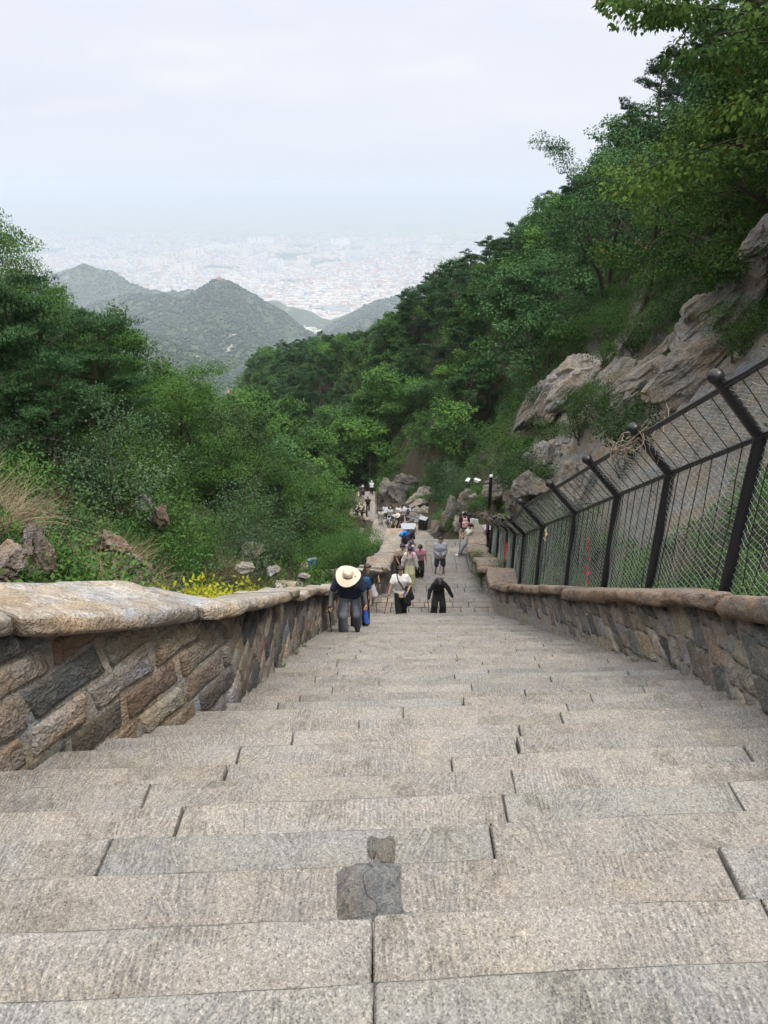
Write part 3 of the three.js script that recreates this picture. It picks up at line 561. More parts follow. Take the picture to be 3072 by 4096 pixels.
// ---------- black steel fence with leaning arms and wire netting ----------
const Mwire = std({ color: new THREE.Color(0.34, 0.38, 0.37), roughness: 0.5, metalness: 0.2 }), Mcable = M.rubber;
{
  const fence = thing('mesh_fence', 'tall black steel fence with inward leaning arms and wire netting beside the right parapet', 'fence');
  const posts = [[4.12, 3.4], [4.12, 5.35], [4.12, 7.4], [4.09, 9.45], [4.09, 11.4], [4.09, 13.75], [4.05, 16.3], [4.12, 18.6], [4.22, 20.4], [4.4, 22.6], [4.62, 25.6], [4.8, 28.3]];
  const drop = (D) => -2.5 - (D - 7.4) * 0.605 - Math.max(0, D - 19) * -0.16;      // height of the bend
  const P = posts.map(([x, D], k) => { const lean = k < 7 ? 1 : 0.9; return { x, D, base: V(x, ground(x, D) - 0.3, D), bend: V(x, drop(D), D), tip: V(x - 0.6 * lean, drop(D) + 0.645, D - (k > 6 ? 0.35 : 0)) }; });
  P.forEach((p) => {
    const s = new Soup(); tubeInto(s, [p.base, p.bend.clone().add(new THREE.Vector3(0, 0.03, 0))], [0.072, 0.072], 14);
    tubeInto(s, [p.bend.clone().add(new THREE.Vector3(0.02, -0.03, 0)), p.tip], [0.066, 0.066], 14);
    const post = part('post', s.geo(), M.black, fence);
    const ball = new THREE.SphereGeometry(0.088, 16, 12); ball.translate(p.tip.x - 0.02, p.tip.y + 0.025, p.tip.z); part('end_ball', ball, M.black, post);
    const collar = new THREE.SphereGeometry(0.082, 14, 10); collar.translate(p.bend.x, p.bend.y, p.bend.z); part('joint', collar, M.black, post);
  });
  const mix = (a, b, t) => a.clone().lerp(b, t);
  seed(404);
  for (let k = 0; k + 1 < P.length; k++) {
    const a = P[k], b = P[k + 1], ta = mix(a.bend, a.tip, 0.86), tb = mix(b.bend, b.tip, 0.86);
    part('top_rail', tubeGeo([ta, tb], 0.036, 10), M.black, fence); part('middle_rail', tubeGeo([a.bend, b.bend], 0.034, 10), M.black, fence);
    const near = a.D < 14;
    // netting: flattened diamonds of wire, woven as zigzag strands
    const net = (A, B, C, E, nu, nv, sag) => {                          // A..B along the bottom, C..E along the top
      const s = new Soup(), r = near ? 0.0026 : 0.0032, w = rr(0, 50);
      const pt = (u, v) => { const p = mix(mix(A, B, u), mix(C, E, u), v); const n = fbm(u * 5 + w, v * 5, 1, 3); p.x += n * 0.05 + sag * Math.sin(v * Math.PI) * Math.sin(u * Math.PI); p.y += fbm(u * 9 + w, v * 7, 4, 3) * 0.05; p.z += fbm(u * 6, v * 6 + w, 7, 2) * 0.03; return p; };
      for (let i = 0; i < nv; i++) {
        const pts = []; for (let j = 0; j <= nu; j++) pts.push(pt(j / nu, clamp((i + 0.5 + (j % 2 ? 0.52 : -0.52) * ((i % 2) ? 1 : -1)) / nv, 0, 1)));
        for (let j = 0; j < nu; j++) tubeInto(s, [pts[j], pts[j + 1]], [r, r], 3, null, false);
      }
      return s.geo();
    };
    const span = a.bend.distanceTo(b.bend), cell = near ? 0.075 : 0.10;
    const lowA = V(a.x + 0.03, a.base.y + 0.45, a.D), lowB = V(b.x + 0.03, b.base.y + 0.45, b.D);
    const high = a.bend.y - lowA.y;
    part('wire_net', net(lowA, lowB, a.bend, b.bend, Math.round(span / cell), Math.round(high / (near ? 0.045 : 0.06)), -0.05), Mwire, fence, 'stuff');
    part('wire_net', net(a.bend, b.bend, ta, tb, Math.round(span / cell), Math.round(0.78 / (near ? 0.04 : 0.055)), 0.02), Mwire, fence, 'stuff');
    const nc = Math.round(span / 0.34);
    for (let c = 1; c < nc; c++) {
      const u = c / nc, sl = rr(-0.03, 0.03), pts = [], pts2 = [];
      for (let v = 0; v <= 6; v++) { const p = mix(mix(lowA, lowB, clamp(u + sl, 0, 1)), mix(a.bend, b.bend, u), v / 6); p.x -= 0.02; p.z += fbm(v * 0.9, c * 3.1 + k * 7, 2, 2) * 0.11; pts.push(p); const q = mix(mix(a.bend, b.bend, u), mix(ta, tb, clamp(u + sl, 0, 1)), v / 6); q.x -= 0.015; q.z += fbm(v * 0.9 + 9, c * 3.1 + k * 7, 2, 2) * 0.11; pts2.push(q); }
      part('cable', tubeGeo(pts, 0.0065, 4), Mcable, fence); part('cable', tubeGeo(pts2, 0.0065, 4), Mcable, fence);
    }
  }
  // dead vine stems caught on the top rails
  const s = new Soup(), col = [0.3, 0.24, 0.18];
  for (const [D0, D1, n] of [[9.0, 10.3, 46], [24.5, 28.3, 60], [19, 22, 26]]) for (let i = 0; i < n; i++) {
    const D = rr(D0, D1), px = table(posts.map(([x, d]) => [d, x]))(D), x = px - 0.5, y = drop(D) + 0.55, pts = []; let q = V(x + rr(-0.2, 0.2), y + rr(-0.15, 0.12), D), dir = new THREE.Vector3(rr(-1, 1), rr(-0.8, 0.5), rr(-1, 1)).normalize();
    for (let k = 0; k < 6; k++) { pts.push(q.clone()); dir.add(new THREE.Vector3(rr(-0.5, 0.5), rr(-0.6, 0.3), rr(-0.5, 0.5))).normalize(); q.addScaledVector(dir, rr(0.05, 0.12)); }
    tubeInto(s, pts, pts.map((_, k) => 0.006 - k * 0.0007), 3, col, false);
  }
  topMesh('dead_vine', s.geo(), M.bark, 'dry brown vine stems tangled on the top rail of the fence', 'vine');
  // ribbons tied to the netting
  const ribbon = (u, v, D, len, w, col, label) => {
    const p = at(u, v, D), s = new Soup(); seed(u | 0);
    for (let k = 0; k <= 12; k++) { const t = k / 12, x = fbm(t * 4, u, 1, 2) * 0.08, tw = Math.sin(t * 9 + u) * 0.8; for (const e of [-1, 1]) s.v(p.x + x + Math.sin(tw) * e * w - 0.05, p.y - t * len, p.z + Math.cos(tw) * e * w, null, e, t); }
    for (let k = 0; k < 12; k++) { const i = k * 2; s.q(i, i + 1, i + 3, i + 2); }
    const m = std({ color: new THREE.Color(...col), side: THREE.DoubleSide, roughness: 0.7 });
    topMesh('ribbon', s.geo(), m, label, 'ribbon');
  };
  ribbon(1281, 1155, 12.2, 0.86, 0.016, [0.5, 0.04, 0.04], 'long red ribbon hanging on the netting between the fence posts');
  ribbon(1186, 1138, 14.4, 0.36, 0.03, [0.75, 0.70, 0.62], 'pale checked ribbon tied to the leaning upper netting');
  ribbon(1187, 1150, 14.2, 0.18, 0.018, [0.8, 0.5, 0.1], 'short orange ribbon tail under the pale checked one');
  ribbon(1058, 1108, 27.2, 1.1, 0.022, [0.5, 0.06, 0.05], 'red ribbon on the netting at the far low end of the fence');
  ribbon(1277, 1235, 11.9, 0.3, 0.02, [0.65, 0.05, 0.08], 'short red ribbon low on the netting near the parapet');
  // pole with two cameras
  const pole = thing('camera_pole', 'black pole with a crossarm carrying two white surveillance cameras', 'camera pole'), b = at(1050, 1192, 29.2), hgt = 3.75;
  pole.position.copy(b);
  part('pole', tubeGeo([new THREE.Vector3(0, -0.3, 0), new THREE.Vector3(0, hgt, 0)], 0.075, 14), M.black, pole);
  part('cap', new THREE.SphereGeometry(0.085, 14, 10).translate(0, hgt + 0.03, 0), std({ color: new THREE.Color(0.75, 0.75, 0.75), roughness: 0.3 }), pole);
  part('crossarm', tubeGeo([new THREE.Vector3(0, hgt - 0.3, 0), new THREE.Vector3(-1.06, hgt - 0.36, 0.02)], 0.032, 10), M.black, pole);
  const white = std({ color: new THREE.Color(0.8, 0.8, 0.79), roughness: 0.35 });
  for (const [x, yaw] of [[-1.02, -0.5], [-0.62, 0.9]]) {
    const g = new THREE.Group(); g.name = 'camera_head'; g.position.set(x, hgt - 0.2, 0); g.rotation.set(0.2, yaw, 0); g.scale.setScalar(0.8); pole.add(g);
    part('housing', mergeGeometries([new THREE.BoxGeometry(0.15, 0.15, 0.3).translate(0, 0.03, 0), new THREE.BoxGeometry(0.17, 0.015, 0.36).translate(0, 0.113, 0.03)]), white, g);
    part('lens', mergeGeometries([new THREE.CylinderGeometry(0.055, 0.06, 0.04, 16).rotateX(Math.PI / 2).translate(0, 0.03, 0.165), new THREE.BoxGeometry(0.13, 0.13, 0.012).translate(0, 0.03, 0.152)]), M.black, g);
    part('bracket', new THREE.CylinderGeometry(0.02, 0.02, 0.14, 8).translate(0, -0.1, 0), white, g);
  }
}
// ---------- plants: each kind is grown a few times, then copied ----------
const mixc = (a, b, t) => [lerp(a[0], b[0], t), lerp(a[1], b[1], t), lerp(a[2], b[2], t)];
function leafInto(s, p, dir, nrm, L, W, c) {                           // one pointed leaf, folded a little along its rib
  const sx = dir.y * nrm.z - dir.z * nrm.y, sy = dir.z * nrm.x - dir.x * nrm.z, sz = dir.x * nrm.y - dir.y * nrm.x, k = 0.42, w = W / 2, f = W * 0.18;
  const a = s.v(p.x, p.y, p.z, c), b = s.v(p.x + dir.x * L * k + sx * w + nrm.x * f, p.y + dir.y * L * k + sy * w + nrm.y * f, p.z + dir.z * L * k + sz * w + nrm.z * f, c);
  const d = s.v(p.x + dir.x * L, p.y + dir.y * L, p.z + dir.z * L, c), e = s.v(p.x + dir.x * L * k - sx * w + nrm.x * f, p.y + dir.y * L * k - sy * w + nrm.y * f, p.z + dir.z * L * k - sz * w + nrm.z * f, c);
  s.t(a, b, d); s.t(a, d, e);
}
const rv = (k = 1) => new THREE.Vector3(rr(-k, k), rr(-k, k), rr(-k, k));
// limbs: a list of polylines; returns tips with directions
function grow(s, o) {
  const tips = [], bark = o.bark;
  let grp = 0; const limb = (p, dir, len, r, level) => { if (level === 1) grp = rnd();
    const n = level === 0 ? 7 : 5, pts = [p.clone()], radii = [r], q = p.clone(), d = dir.clone();
    for (let k = 1; k <= n; k++) { d.add(rv(level === 0 ? o.wobble : o.wobble * 1.6)); d.y += (level ? o.rise : 0.08) * 0.5; d.normalize(); q.addScaledVector(d, len / n); pts.push(q.clone()); radii.push(r * (1 - 0.75 * k / n)); }
    tubeInto(s, pts, radii, level === 0 ? 8 : level === 1 ? 5 : 3, vary(bark, 0.15), level > 0);
    if (level >= o.levels) { for (let k = o.tipFrom ?? 3; k <= n; k++) tips.push([pts[k], d.clone(), level, grp]); return; }
    const kids = level === 0 ? o.limbs : o.twigs;
    for (let k = 0; k < kids; k++) {
      const t = level === 0 ? lerp(o.from, 1, (k + rnd() * 0.6) / kids) : lerp(0.3, 1, (k + rnd()) / kids), i = Math.min(n - 1, Math.floor(t * n)), f = t * n - i, b = pts[i].clone().lerp(pts[i + 1], f);
      const az = level === 0 ? k * 2.4 + rr(-0.4, 0.4) : rr(0, 6.3), up = level === 0 ? lerp(o.lowUp, o.highUp, t) : rr(-0.25, 0.55);
      const v = new THREE.Vector3(Math.cos(az), 0, Math.sin(az)); if (level) v.addScaledVector(d, 0.9); v.y += up; v.normalize();
      const L = level === 0 ? o.limbLen * lerp(1, o.topLen, Math.max(0, (t - o.from) / (1 - o.from))) * rr(0.75, 1.2) : len * rr(0.4, 0.65);
      limb(b, v, L, radii[i] * (level === 0 ? 0.55 : 0.6), level + 1);
    }
    tips.push([q.clone(), d.clone(), level, grp]);
  };
  for (let k = 0; k < (o.stems ?? 1); k++) { const a = rr(0, 6.3), sp = o.stems > 1 ? rr(0.25, 0.7) : 0.06; limb(new THREE.Vector3(Math.cos(a) * 0.1 * (o.stems > 1 ? 1 : 0), -0.6, Math.sin(a) * 0.1), new THREE.Vector3(Math.cos(a) * sp + (o.leanX ?? 0), 1, Math.sin(a) * sp).normalize(), o.height * rr(0.85, 1.05), o.r, 0); }
  return tips;
}
function broadleaf(name, sd, o, mat = M.leaf) {                        // returns a Group with trunk and crown
  seed(sd);
  const bs = new Soup(), ls = new Soup(), tips = grow(bs, o), per = Math.max(1, Math.round(o.leaves / tips.length));
  const cy = o.height * 0.6, dir = new THREE.Vector3(), nrm = new THREE.Vector3(), out = new THREE.Vector3(), P = new THREE.Vector3();
  for (const [p, d, , grp] of tips) {
    const R = o.clump * rr(0.65, 1.3), tone = grp * 0.65 + rnd() * 0.35, cl = p.clone().addScaledVector(d, R * 0.35), n = Math.round(per * rr(0.6, 1.4));
    for (let k = 0; k < n; k++) {
      P.set(rr(-1, 1), rr(-1, 1), rr(-1, 1)); const q = P.length(); if (q > 1) { k -= 0.6; continue; } P.multiplyScalar(Math.pow(q, -0.45));
      out.copy(P).normalize(); P.multiplyScalar(R); P.y *= o.flat; P.y -= o.droop * (P.x * P.x + P.z * P.z) / R; P.add(cl);
      dir.copy(out).multiplyScalar(0.7).add(rv(0.7)); dir.y -= o.hang; dir.normalize();
      nrm.copy(out).multiplyScalar(0.5).add(rv(0.6)); nrm.y += 0.75; nrm.addScaledVector(dir, -nrm.dot(dir)).normalize();
      const c = mixc(o.cA, o.cB, clamp(tone * 0.95 + rnd() * 0.4 - 0.18, 0, 1)); leafInto(ls, P, dir, nrm, o.leaf * rr(0.7, 1.25), o.leaf * o.wide * rr(0.8, 1.2), rnd() < (o.yellow ?? 0) ? [0.2, 0.17, 0.03] : c);
    }
  }
  const g = new THREE.Group(); g.name = name;
  part(o.woody ?? 'trunk', bs.geo(), M.bark, g); part('crown', ls.geo(), mat, g);
  return g;
}
function pine(sd, o) {
  seed(sd);
  const bs = new Soup(), ls = new Soup(), tips = grow(bs, { height: 8, r: 0.19, limbs: 13, twigs: 5, levels: 2, from: 0.28, lowUp: -0.05, highUp: 0.35, limbLen: 3.0, topLen: 0.45, rise: 0.05, wobble: 0.10, bark: [0.085, 0.06, 0.045], ...o });
  const d = new THREE.Vector3(), P = new THREE.Vector3(), per = Math.round(o.tufts / tips.length);
  for (const [p, dd, , grp] of tips) {
    const R = rr(0.35, 0.6), tone = grp * 0.6 + rnd() * 0.4;
    for (let k = 0; k < per * rr(0.7, 1.3); k++) {
      P.set(rr(-1, 1), 0, rr(-1, 1)).multiplyScalar(R * 1.15); P.y = rr(-0.1, 0.16) - P.lengthSq() * 0.12; P.add(p); const c = mixc([0.014, 0.042, 0.017], [0.056, 0.125, 0.042], clamp(tone * 0.6 + rnd() * 0.5, 0, 1));
      for (let j = 0; j < 7; j++) {                                    // needles of one tuft
        d.set(rr(-1, 1), rr(0.1, 1.1), rr(-1, 1)).normalize(); const L = rr(0.13, 0.22) * Math.sqrt(o.fat ?? 1) * 1.0, w = 0.024 * (o.fat ?? 1), sx = d.z * w, sz = -d.x * w;
        const a = ls.v(P.x - sx, P.y, P.z - sz, c), b = ls.v(P.x + sx, P.y, P.z + sz, c), e = ls.v(P.x + d.x * L, P.y + d.y * L, P.z + d.z * L, c); ls.t(a, b, e);
      }
    }
  }
  const g = new THREE.Group(); g.name = 'pine_tree';
  part('trunk', bs.geo(), M.bark, g); part('crown', ls.geo(), M.needle, g);
  return g;
}
const BARK = [0.07, 0.055, 0.042];
const TREE = { height: 6.5, r: 0.16, limbs: 9, twigs: 4, levels: 2, from: 0.3, lowUp: 0.25, highUp: 0.9, limbLen: 3.1, topLen: 0.6, rise: 0.12, wobble: 0.16, bark: BARK, leaves: 19000, clump: 0.62, leaf: 0.125, wide: 0.6, flat: 0.6, droop: 0.18, hang: 0.25, cA: [0.030, 0.078, 0.022], cB: [0.11, 0.215, 0.048] };
const SHRUB = { height: 1.5, r: 0.035, stems: 6, limbs: 4, twigs: 3, levels: 2, from: 0.25, lowUp: 0.4, highUp: 0.9, limbLen: 0.85, topLen: 0.8, rise: 0.15, wobble: 0.2, bark: [0.09, 0.07, 0.05], leaves: 3600, clump: 0.3, leaf: 0.085, wide: 0.55, flat: 0.75, droop: 0.1, hang: 0.1, cA: [0.03, 0.08, 0.022], cB: [0.11, 0.215, 0.05], woody: 'stem' };
const KIND = {
  maple: [1, 2].map((k) => broadleaf('maple_tree', 500 + k, { ...TREE, height: 9, r: 0.27, limbs: 13, twigs: 6, limbLen: 5.0, topLen: 0.65, from: 0.14, lowUp: -0.1, highUp: 0.6, rise: 0.0, leaves: 52000, clump: 0.8, leaf: 0.14, wide: 0.72, flat: 0.42, droop: 0.5, hang: 0.75, cA: [0.024, 0.072, 0.018], cB: [0.15, 0.25, 0.045], yellow: 0.02, leanX: k === 1 ? -0.12 : -0.3 })),
  broad: [1, 2, 3].map((k) => broadleaf('broadleaf_tree', 520 + k, { ...TREE, height: 6 + k * 0.7, cA: k === 3 ? [0.028, 0.06, 0.022] : TREE.cA, cB: k === 3 ? [0.11, 0.18, 0.07] : k === 2 ? [0.09, 0.195, 0.034] : TREE.cB })),
  walnut: [1, 2].map((k) => broadleaf('walnut_tree', 540 + k, { ...TREE, height: 7, stems: 2, r: 0.17, limbs: 8, limbLen: 3.4, leaves: 26000, leaf: 0.13, wide: 0.42, clump: 0.6, flat: 0.5, droop: 0.4, hang: 0.5, cA: [0.026, 0.074, 0.028], cB: [0.095, 0.2, 0.065] })),
  locust: [1, 2].map((k) => broadleaf('locust_tree', 560 + k, { ...TREE, height: 8, limbs: 9, limbLen: 3.3, from: 0.36, leaves: 20000, clump: 0.85, flat: 0.32, leaf: 0.115, wide: 0.5, lowUp: 0.15, highUp: 0.6, cA: [0.034, 0.09, 0.022], cB: [0.115, 0.235, 0.046] })),
  pine: [1, 2, 3].map((k) => pine(580 + k, { tufts: 6500, height: 7 + k * 0.8, leanX: (k - 2) * 0.12 })),
  broadF: [1, 2, 3].map((k) => broadleaf('broadleaf_tree', 720 + k, { ...TREE, height: 6 + k * 0.7, twigs: 3, leaves: 5600, leaf: 0.3, clump: 0.7, flat: 0.55, wide: 0.7, cB: k === 2 ? [0.09, 0.195, 0.034] : TREE.cB })),
  walnutF: [1, 2].map((k) => broadleaf('walnut_tree', 740 + k, { ...TREE, height: 7, stems: 2, limbs: 7, twigs: 3, limbLen: 3.4, leaves: 5600, leaf: 0.34, wide: 0.55, clump: 0.8, flat: 0.45, droop: 0.4, hang: 0.5, cA: [0.026, 0.074, 0.028], cB: [0.095, 0.2, 0.065] })),
  locustF: [1, 2].map((k) => broadleaf('locust_tree', 760 + k, { ...TREE, height: 8, limbs: 9, twigs: 3, limbLen: 3.3, from: 0.36, leaves: 5000, clump: 0.95, flat: 0.3, leaf: 0.34, wide: 0.6, lowUp: 0.15, highUp: 0.6, cA: [0.034, 0.09, 0.022], cB: [0.115, 0.235, 0.046] })),
  pineF: [1, 2, 3].map((k) => pine(780 + k, { tufts: 2100, height: 7 + k * 0.8, leanX: (k - 2) * 0.12, limbs: 9, twigs: 3, fat: 2.2 })),
  shrub: [1, 2, 3].map((k) => broadleaf('shrub', 600 + k, { ...SHRUB, height: 1.2 + k * 0.25, cA: k === 2 ? [0.03, 0.066, 0.016] : SHRUB.cA, cB: k === 2 ? [0.095, 0.205, 0.036] : k === 3 ? [0.09, 0.15, 0.06] : SHRUB.cB })),
  silver: [1].map(() => broadleaf('silver_leaved_shrub', 620, { ...SHRUB, height: 2.2, limbLen: 1.2, clump: 0.42, leaves: 12000, leaf: 0.065, cA: [0.03, 0.065, 0.03], cB: [0.12, 0.19, 0.10] })),
  near: [1, 2].map((k) => broadleaf('leafy_shrub', 640 + k, { ...SHRUB, height: 1.5, stems: 7, limbLen: 0.8, leaves: 8000, leaf: 0.055, wide: 0.5, clump: 0.22, cA: [0.028, 0.078, 0.022], cB: [0.105, 0.215, 0.05] })),
  golden: [1].map(() => broadleaf('golden_shrub', 660, { ...SHRUB, height: 0.75, stems: 9, limbs: 3, twigs: 2, limbLen: 0.35, clump: 0.13, leaves: 1500, leaf: 0.085, wide: 0.45, hang: -0.1, cA: [0.16, 0.20, 0.02], cB: [0.42, 0.40, 0.035] })),
  lilac: [1].map(() => broadleaf('young_shrub', 670, { ...SHRUB, height: 0.9, stems: 7, limbs: 3, twigs: 2, limbLen: 0.5, clump: 0.15, leaves: 900, leaf: 0.085, wide: 0.6, cA: [0.06, 0.11, 0.03], cB: [0.16, 0.23, 0.07] })),
};
// the line where the photograph's foliage ends against the sky and the far country: no crown is grown above it
const SKYLINE = [[-400, 250], [-100, 330], [0, 380], [30, 470], [60, 505], [110, 530], [130, 590], [180, 600], [240, 655], [265, 745], [350, 815], [440, 868], [500, 905], [512, 850], [540, 768], [600, 748], [690, 728], [745, 735], [800, 715], [835, 700], [880, 640], [1000, 560], [1050, 530], [1130, 490], [1180, 430], [1270, 375], [1305, 330], [1330, 250], [1345, 120], [1400, 0], [1420, -400], [3000, -3000]];
const skyline = table(SKYLINE);
const toPixel = (x, y, D) => { const z = D * CP - y * SP, q = (y * CP + D * SP) / z; return [829.5 + FPX * x / z, 1106 - FPX * q]; };
const sizes = new Map();
function fits(kind, k, x, D, y, sc) {
  const src = KIND[kind][k % KIND[kind].length]; if (!sizes.has(src)) { const b = new THREE.Box3().setFromObject(src); sizes.set(src, [b.max.y, (b.max.x - b.min.x + b.max.z - b.min.z) / 4]); }
  const [h, w] = sizes.get(src);
  return [[0, 0.98], [-0.75, 0.66], [0.75, 0.66]].every(([a, b]) => { const [u, v] = toPixel(x + a * w * sc, y + b * h * sc, D); return v > skyline(u) - 4 - 16 * rnd(); });
}
const usedKind = new Set();
function plant(kind, k, x, D, sc, label, category, group, o = {}) {
  if (category === 'tree' && !o.free) { const y = o.y ?? ground(x, D); while (sc > 0.3 && !fits(kind, k, x, D, y, sc * (o.tall ?? 1))) sc *= 0.93; if (sc <= 0.32 && group) return null; }
  const src = KIND[kind][k % KIND[kind].length]; let g;
  if (usedKind.has(src)) g = src.clone(); else { g = src; usedKind.add(src); }
  g.name = numbered(o.name ?? src.name.replace(/_\d{3}$/, '')); scene.add(g);
  g.userData = {}; tag(g, label, category, group);
  g.position.set(x, (o.y ?? ground(x, D)) - 0.05, -D); g.rotation.set(o.tilt ?? 0, o.turn ?? rr(0, 6.28), o.roll ?? 0); g.scale.setScalar(sc); if (o.tall) g.scale.y *= o.tall;
  return g;
}
const onSlope = (u, v, D0, D1) => {                                   // where the sight line through (u, v) meets the hillside
  for (let D = D0; D < D1; D *= 1.012) { const p = at(u, v, D); if (p.y < ground(p.x, D)) return [p.x, D]; }
  const p = at(u, v, D1); return [p.x, D1];
};
const edge = { left: (x, D) => leftX(D) - 0.55 - x, right: (x, D) => x - rightX(D) - 0.75 };
// single plants that the photograph shows clearly
seed(701);
plant('maple', 1, 13.2, 18.8, 1.0, 'large maple tree with drooping sprays leaning out over the rock band', 'tree', null, { turn: 0.2, free: 1 });
plant('maple', 0, 13.2, 15.5, 1.0, 'large maple tree high on the right slope, cut by the frame', 'tree', null, { turn: 0.6, free: 1 });
plant('maple', 0, 14.6, 20.5, 1.1, 'tall maple tree behind the leaning maple on the right slope', 'tree', null, { turn: 2.9, free: 1 });
plant('maple', 1, 12.6, 12.6, 0.85, 'maple tree nearest the camera at the right edge of the frame', 'tree', null, { turn: 1.3, free: 1 });
plant('maple', 1, 14.2, 25, 0.95, 'maple tree on the skyline beside the dark pines of the right slope', 'tree', null, { turn: 3.6 });
plant('maple', 0, 12.2, 23, 0.8, 'lower maple tree hanging over the long slab of the rock band', 'tree', null, { turn: 5 });
plant('maple', 1, 13.6, 30, 0.9, 'maple tree between the leaning maple and the walnut trees', 'tree', null, { turn: 2 });
plant('maple', 0, 17.5, 17, 1.05, 'maple tree highest on the right slope', 'tree', null, { turn: 4, free: 1 });
plant('walnut', 0, 12.2, 54, 1.5, 'wide walnut tree with slanting dark limbs above the rock band', 'tree', null, { turn: 0.5 });
plant('walnut', 1, 10.4, 62, 1.4, 'second wide walnut tree, downhill of the one with slanting limbs', 'tree', null, { turn: 2.2 });
plant('walnut', 0, 14.8, 48, 1.3, 'walnut tree between the maples and the wide walnut', 'tree', null, { turn: 4 });
plant('walnut', 1, 14.0, 40, 1.2, 'walnut tree next to the maples at the top of the rock band', 'tree', null, { turn: 1 });
for (const [u, v, D, sc, l] of [[1290, 470, 38, 0.72, 'dark pine on the right skyline just left of the maples'], [1240, 520, 46, 0.75, 'dark pine half behind the skyline maple'], [1165, 540, 60, 0.75, 'lone dark pine breaking the skyline above the walnut trees']]) { const [x, d] = onSlope(u, v + 50, D * 0.7, D * 2); plant('pine', 1, x, d, sc, l, 'tree'); }
plant('broad', 0, -3.9, 46, 0.95, 'round dense tree with dark forked trunk beside the far stone path', 'tree', null, { turn: 1 });
plant('broad', 2, -6.6, 50, 0.9, 'yellowish round tree touching the forked tree beside the path', 'tree', null, {});
plant('silver', 0, -5.9, 27, 1.5, 'silvery dark tree with open trunk in the middle of the left gully', 'tree', null, { name: 'silver_leaved_tree' });
plant('silver', 0, at(1055, 985, 38).x, onSlope(1055, 1000, 20, 90)[1], 1.2, 'silver leaved shrub on the right slope above the boulders', 'shrub');
plant('silver', 0, at(150, 880, 20).x, 20, 1.6, 'pale leaved tree under the left pines', 'tree', null, { name: 'silver_leaved_tree' });
// left pines against the city
for (const [u, v, D, k, sc, tall, l] of [[165, 880, 27, 1, 0.86, 1.1, 'tall pine with long level branch tips reaching over the far ridge'], [110, 850, 24, 0, 0.82, 1.15, 'dark pine behind the tall pine on the left slope'], [30, 830, 21, 2, 0.74, 1.15, 'dark pine at the left edge of the frame'], [215, 900, 36, 2, 0.66, 1, 'pine on the crest of the left slope below the tall pine'], [262, 900, 38, 1, 0.6, 1, 'pine leaning over the left crest just right of the tall pine'], [75, 900, 20, 1, 0.55, 1, 'low pine in front of the tall pine'], [300, 920, 48, 0, 0.6, 1, 'small pine on the left crest, far right of the tall pine'], [60, 760, 33, 0, 0.9, 1.1, 'pine behind the airy locust at the upper left'], [130, 800, 34, 2, 0.85, 1, 'pine filling the gap left of the tall pine']]) { const p = at(u, v, D); plant('pine', k, p.x, D, sc, l, 'tree', null, { tall }); }
plant('locust', 1, at(52, 800, 34).x, 34, 0.85, 'airy locust tree at the upper left edge of the frame', 'tree', null, { tall: 1.1 });
plant('locust', 0, at(-30, 800, 29).x, 29, 0.86, 'tallest locust tree, cut by the left edge of the frame', 'tree', null, { tall: 1.2, free: 1 });
plant('broad', 1, at(110, 900, 30).x, 31, 0.82, 'bright broad tree between the left pines and the airy locust', 'tree');
// golden and young shrubs just outside the left parapet
plant('golden', 0, -2.3, 6.5, 0.9, 'bright yellow upright shrub behind the left parapet coping', 'shrub', null, { y: -4.25 });
plant('golden', 0, -2.35, 8.0, 1.1, 'wide golden shrub behind the left parapet, right of the upright one', 'shrub', null, { y: -5.1, turn: 1 });
plant('golden', 0, -2.4, 9.2, 0.95, 'low yellow green shrub at the right end of the golden ones', 'shrub', null, { y: -5.75, turn: 2.4 });
for (const [x, D, y, sc, l] of [[-3.05, 5.0, -3.75, 1.05, 'pale leafy shrub in the left corner above the coping'], [-2.75, 5.2, -3.95, 0.9, 'small pale sprig behind the left coping, right of the corner shrub'], [-2.0, 10.4, -6.75, 0.75, 'green sprigs behind the left coping near the pale boulders'], [-1.9, 12.6, -8.0, 0.7, 'green sprigs behind the left coping beside the hat man']]) plant('lilac', 0, x, D, sc, l, 'shrub', null, { y });
// big bush between the two paths , and the hedge under it
for (const [u, v, D, sc, l] of [[770, 1230, 31, 1.35, 'big leafy bush overhanging the lower left wall'], [735, 1240, 33, 1.2, 'leafy bush over the stone side path'], [808, 1210, 35, 1.2, 'leafy bush beside the lower left wall, nearest the litter bin'], [762, 1190, 40, 1.35, 'leafy bush behind the overhanging one, by the crowd'], [800, 1170, 44, 1.1, 'farthest leafy bush of the clump beside the crowd'], [725, 1200, 40, 1.2, 'leafy bush at the left end of the clump']]) { const p = at(u, v, D); plant('near', D, Math.min(p.x, leftX(D) - 0.9), D, sc, l, 'shrub', null, { y: pathY(D) - 1.0 }); }
for (const [x, D, sc, l] of [[4.3, 21.5, 0.62, 'green bush at the foot of the far fence posts'], [4.25, 19.6, 0.5, 'low bush between right parapet and fence'], [4.45, 25.5, 0.75, 'tall green bush climbing the far netting'], [4.05, 23.3, 0.5, 'small bush behind the lower end of the right parapet']]) plant('near', 1, x, D, sc, l, 'shrub', null, { y: pathY(D) + 0.3 });
seed(705); for (const [x, D, sc] of [[4.9, 4.6, 0.6], [5.2, 5.9, 0.7], [4.8, 7.0, 0.55], [5.3, 8.2, 0.7], [4.85, 9.4, 0.55], [5.2, 10.8, 0.65], [4.8, 12.2, 0.5], [5.1, 13.6, 0.6], [6.2, 6.8, 0.75], [6.3, 9.6, 0.75]]) plant('near', Math.round(D), x, D, sc, 'green bush growing close behind the netting of the near fence panels', 'shrub', 'bushes close behind the netting');
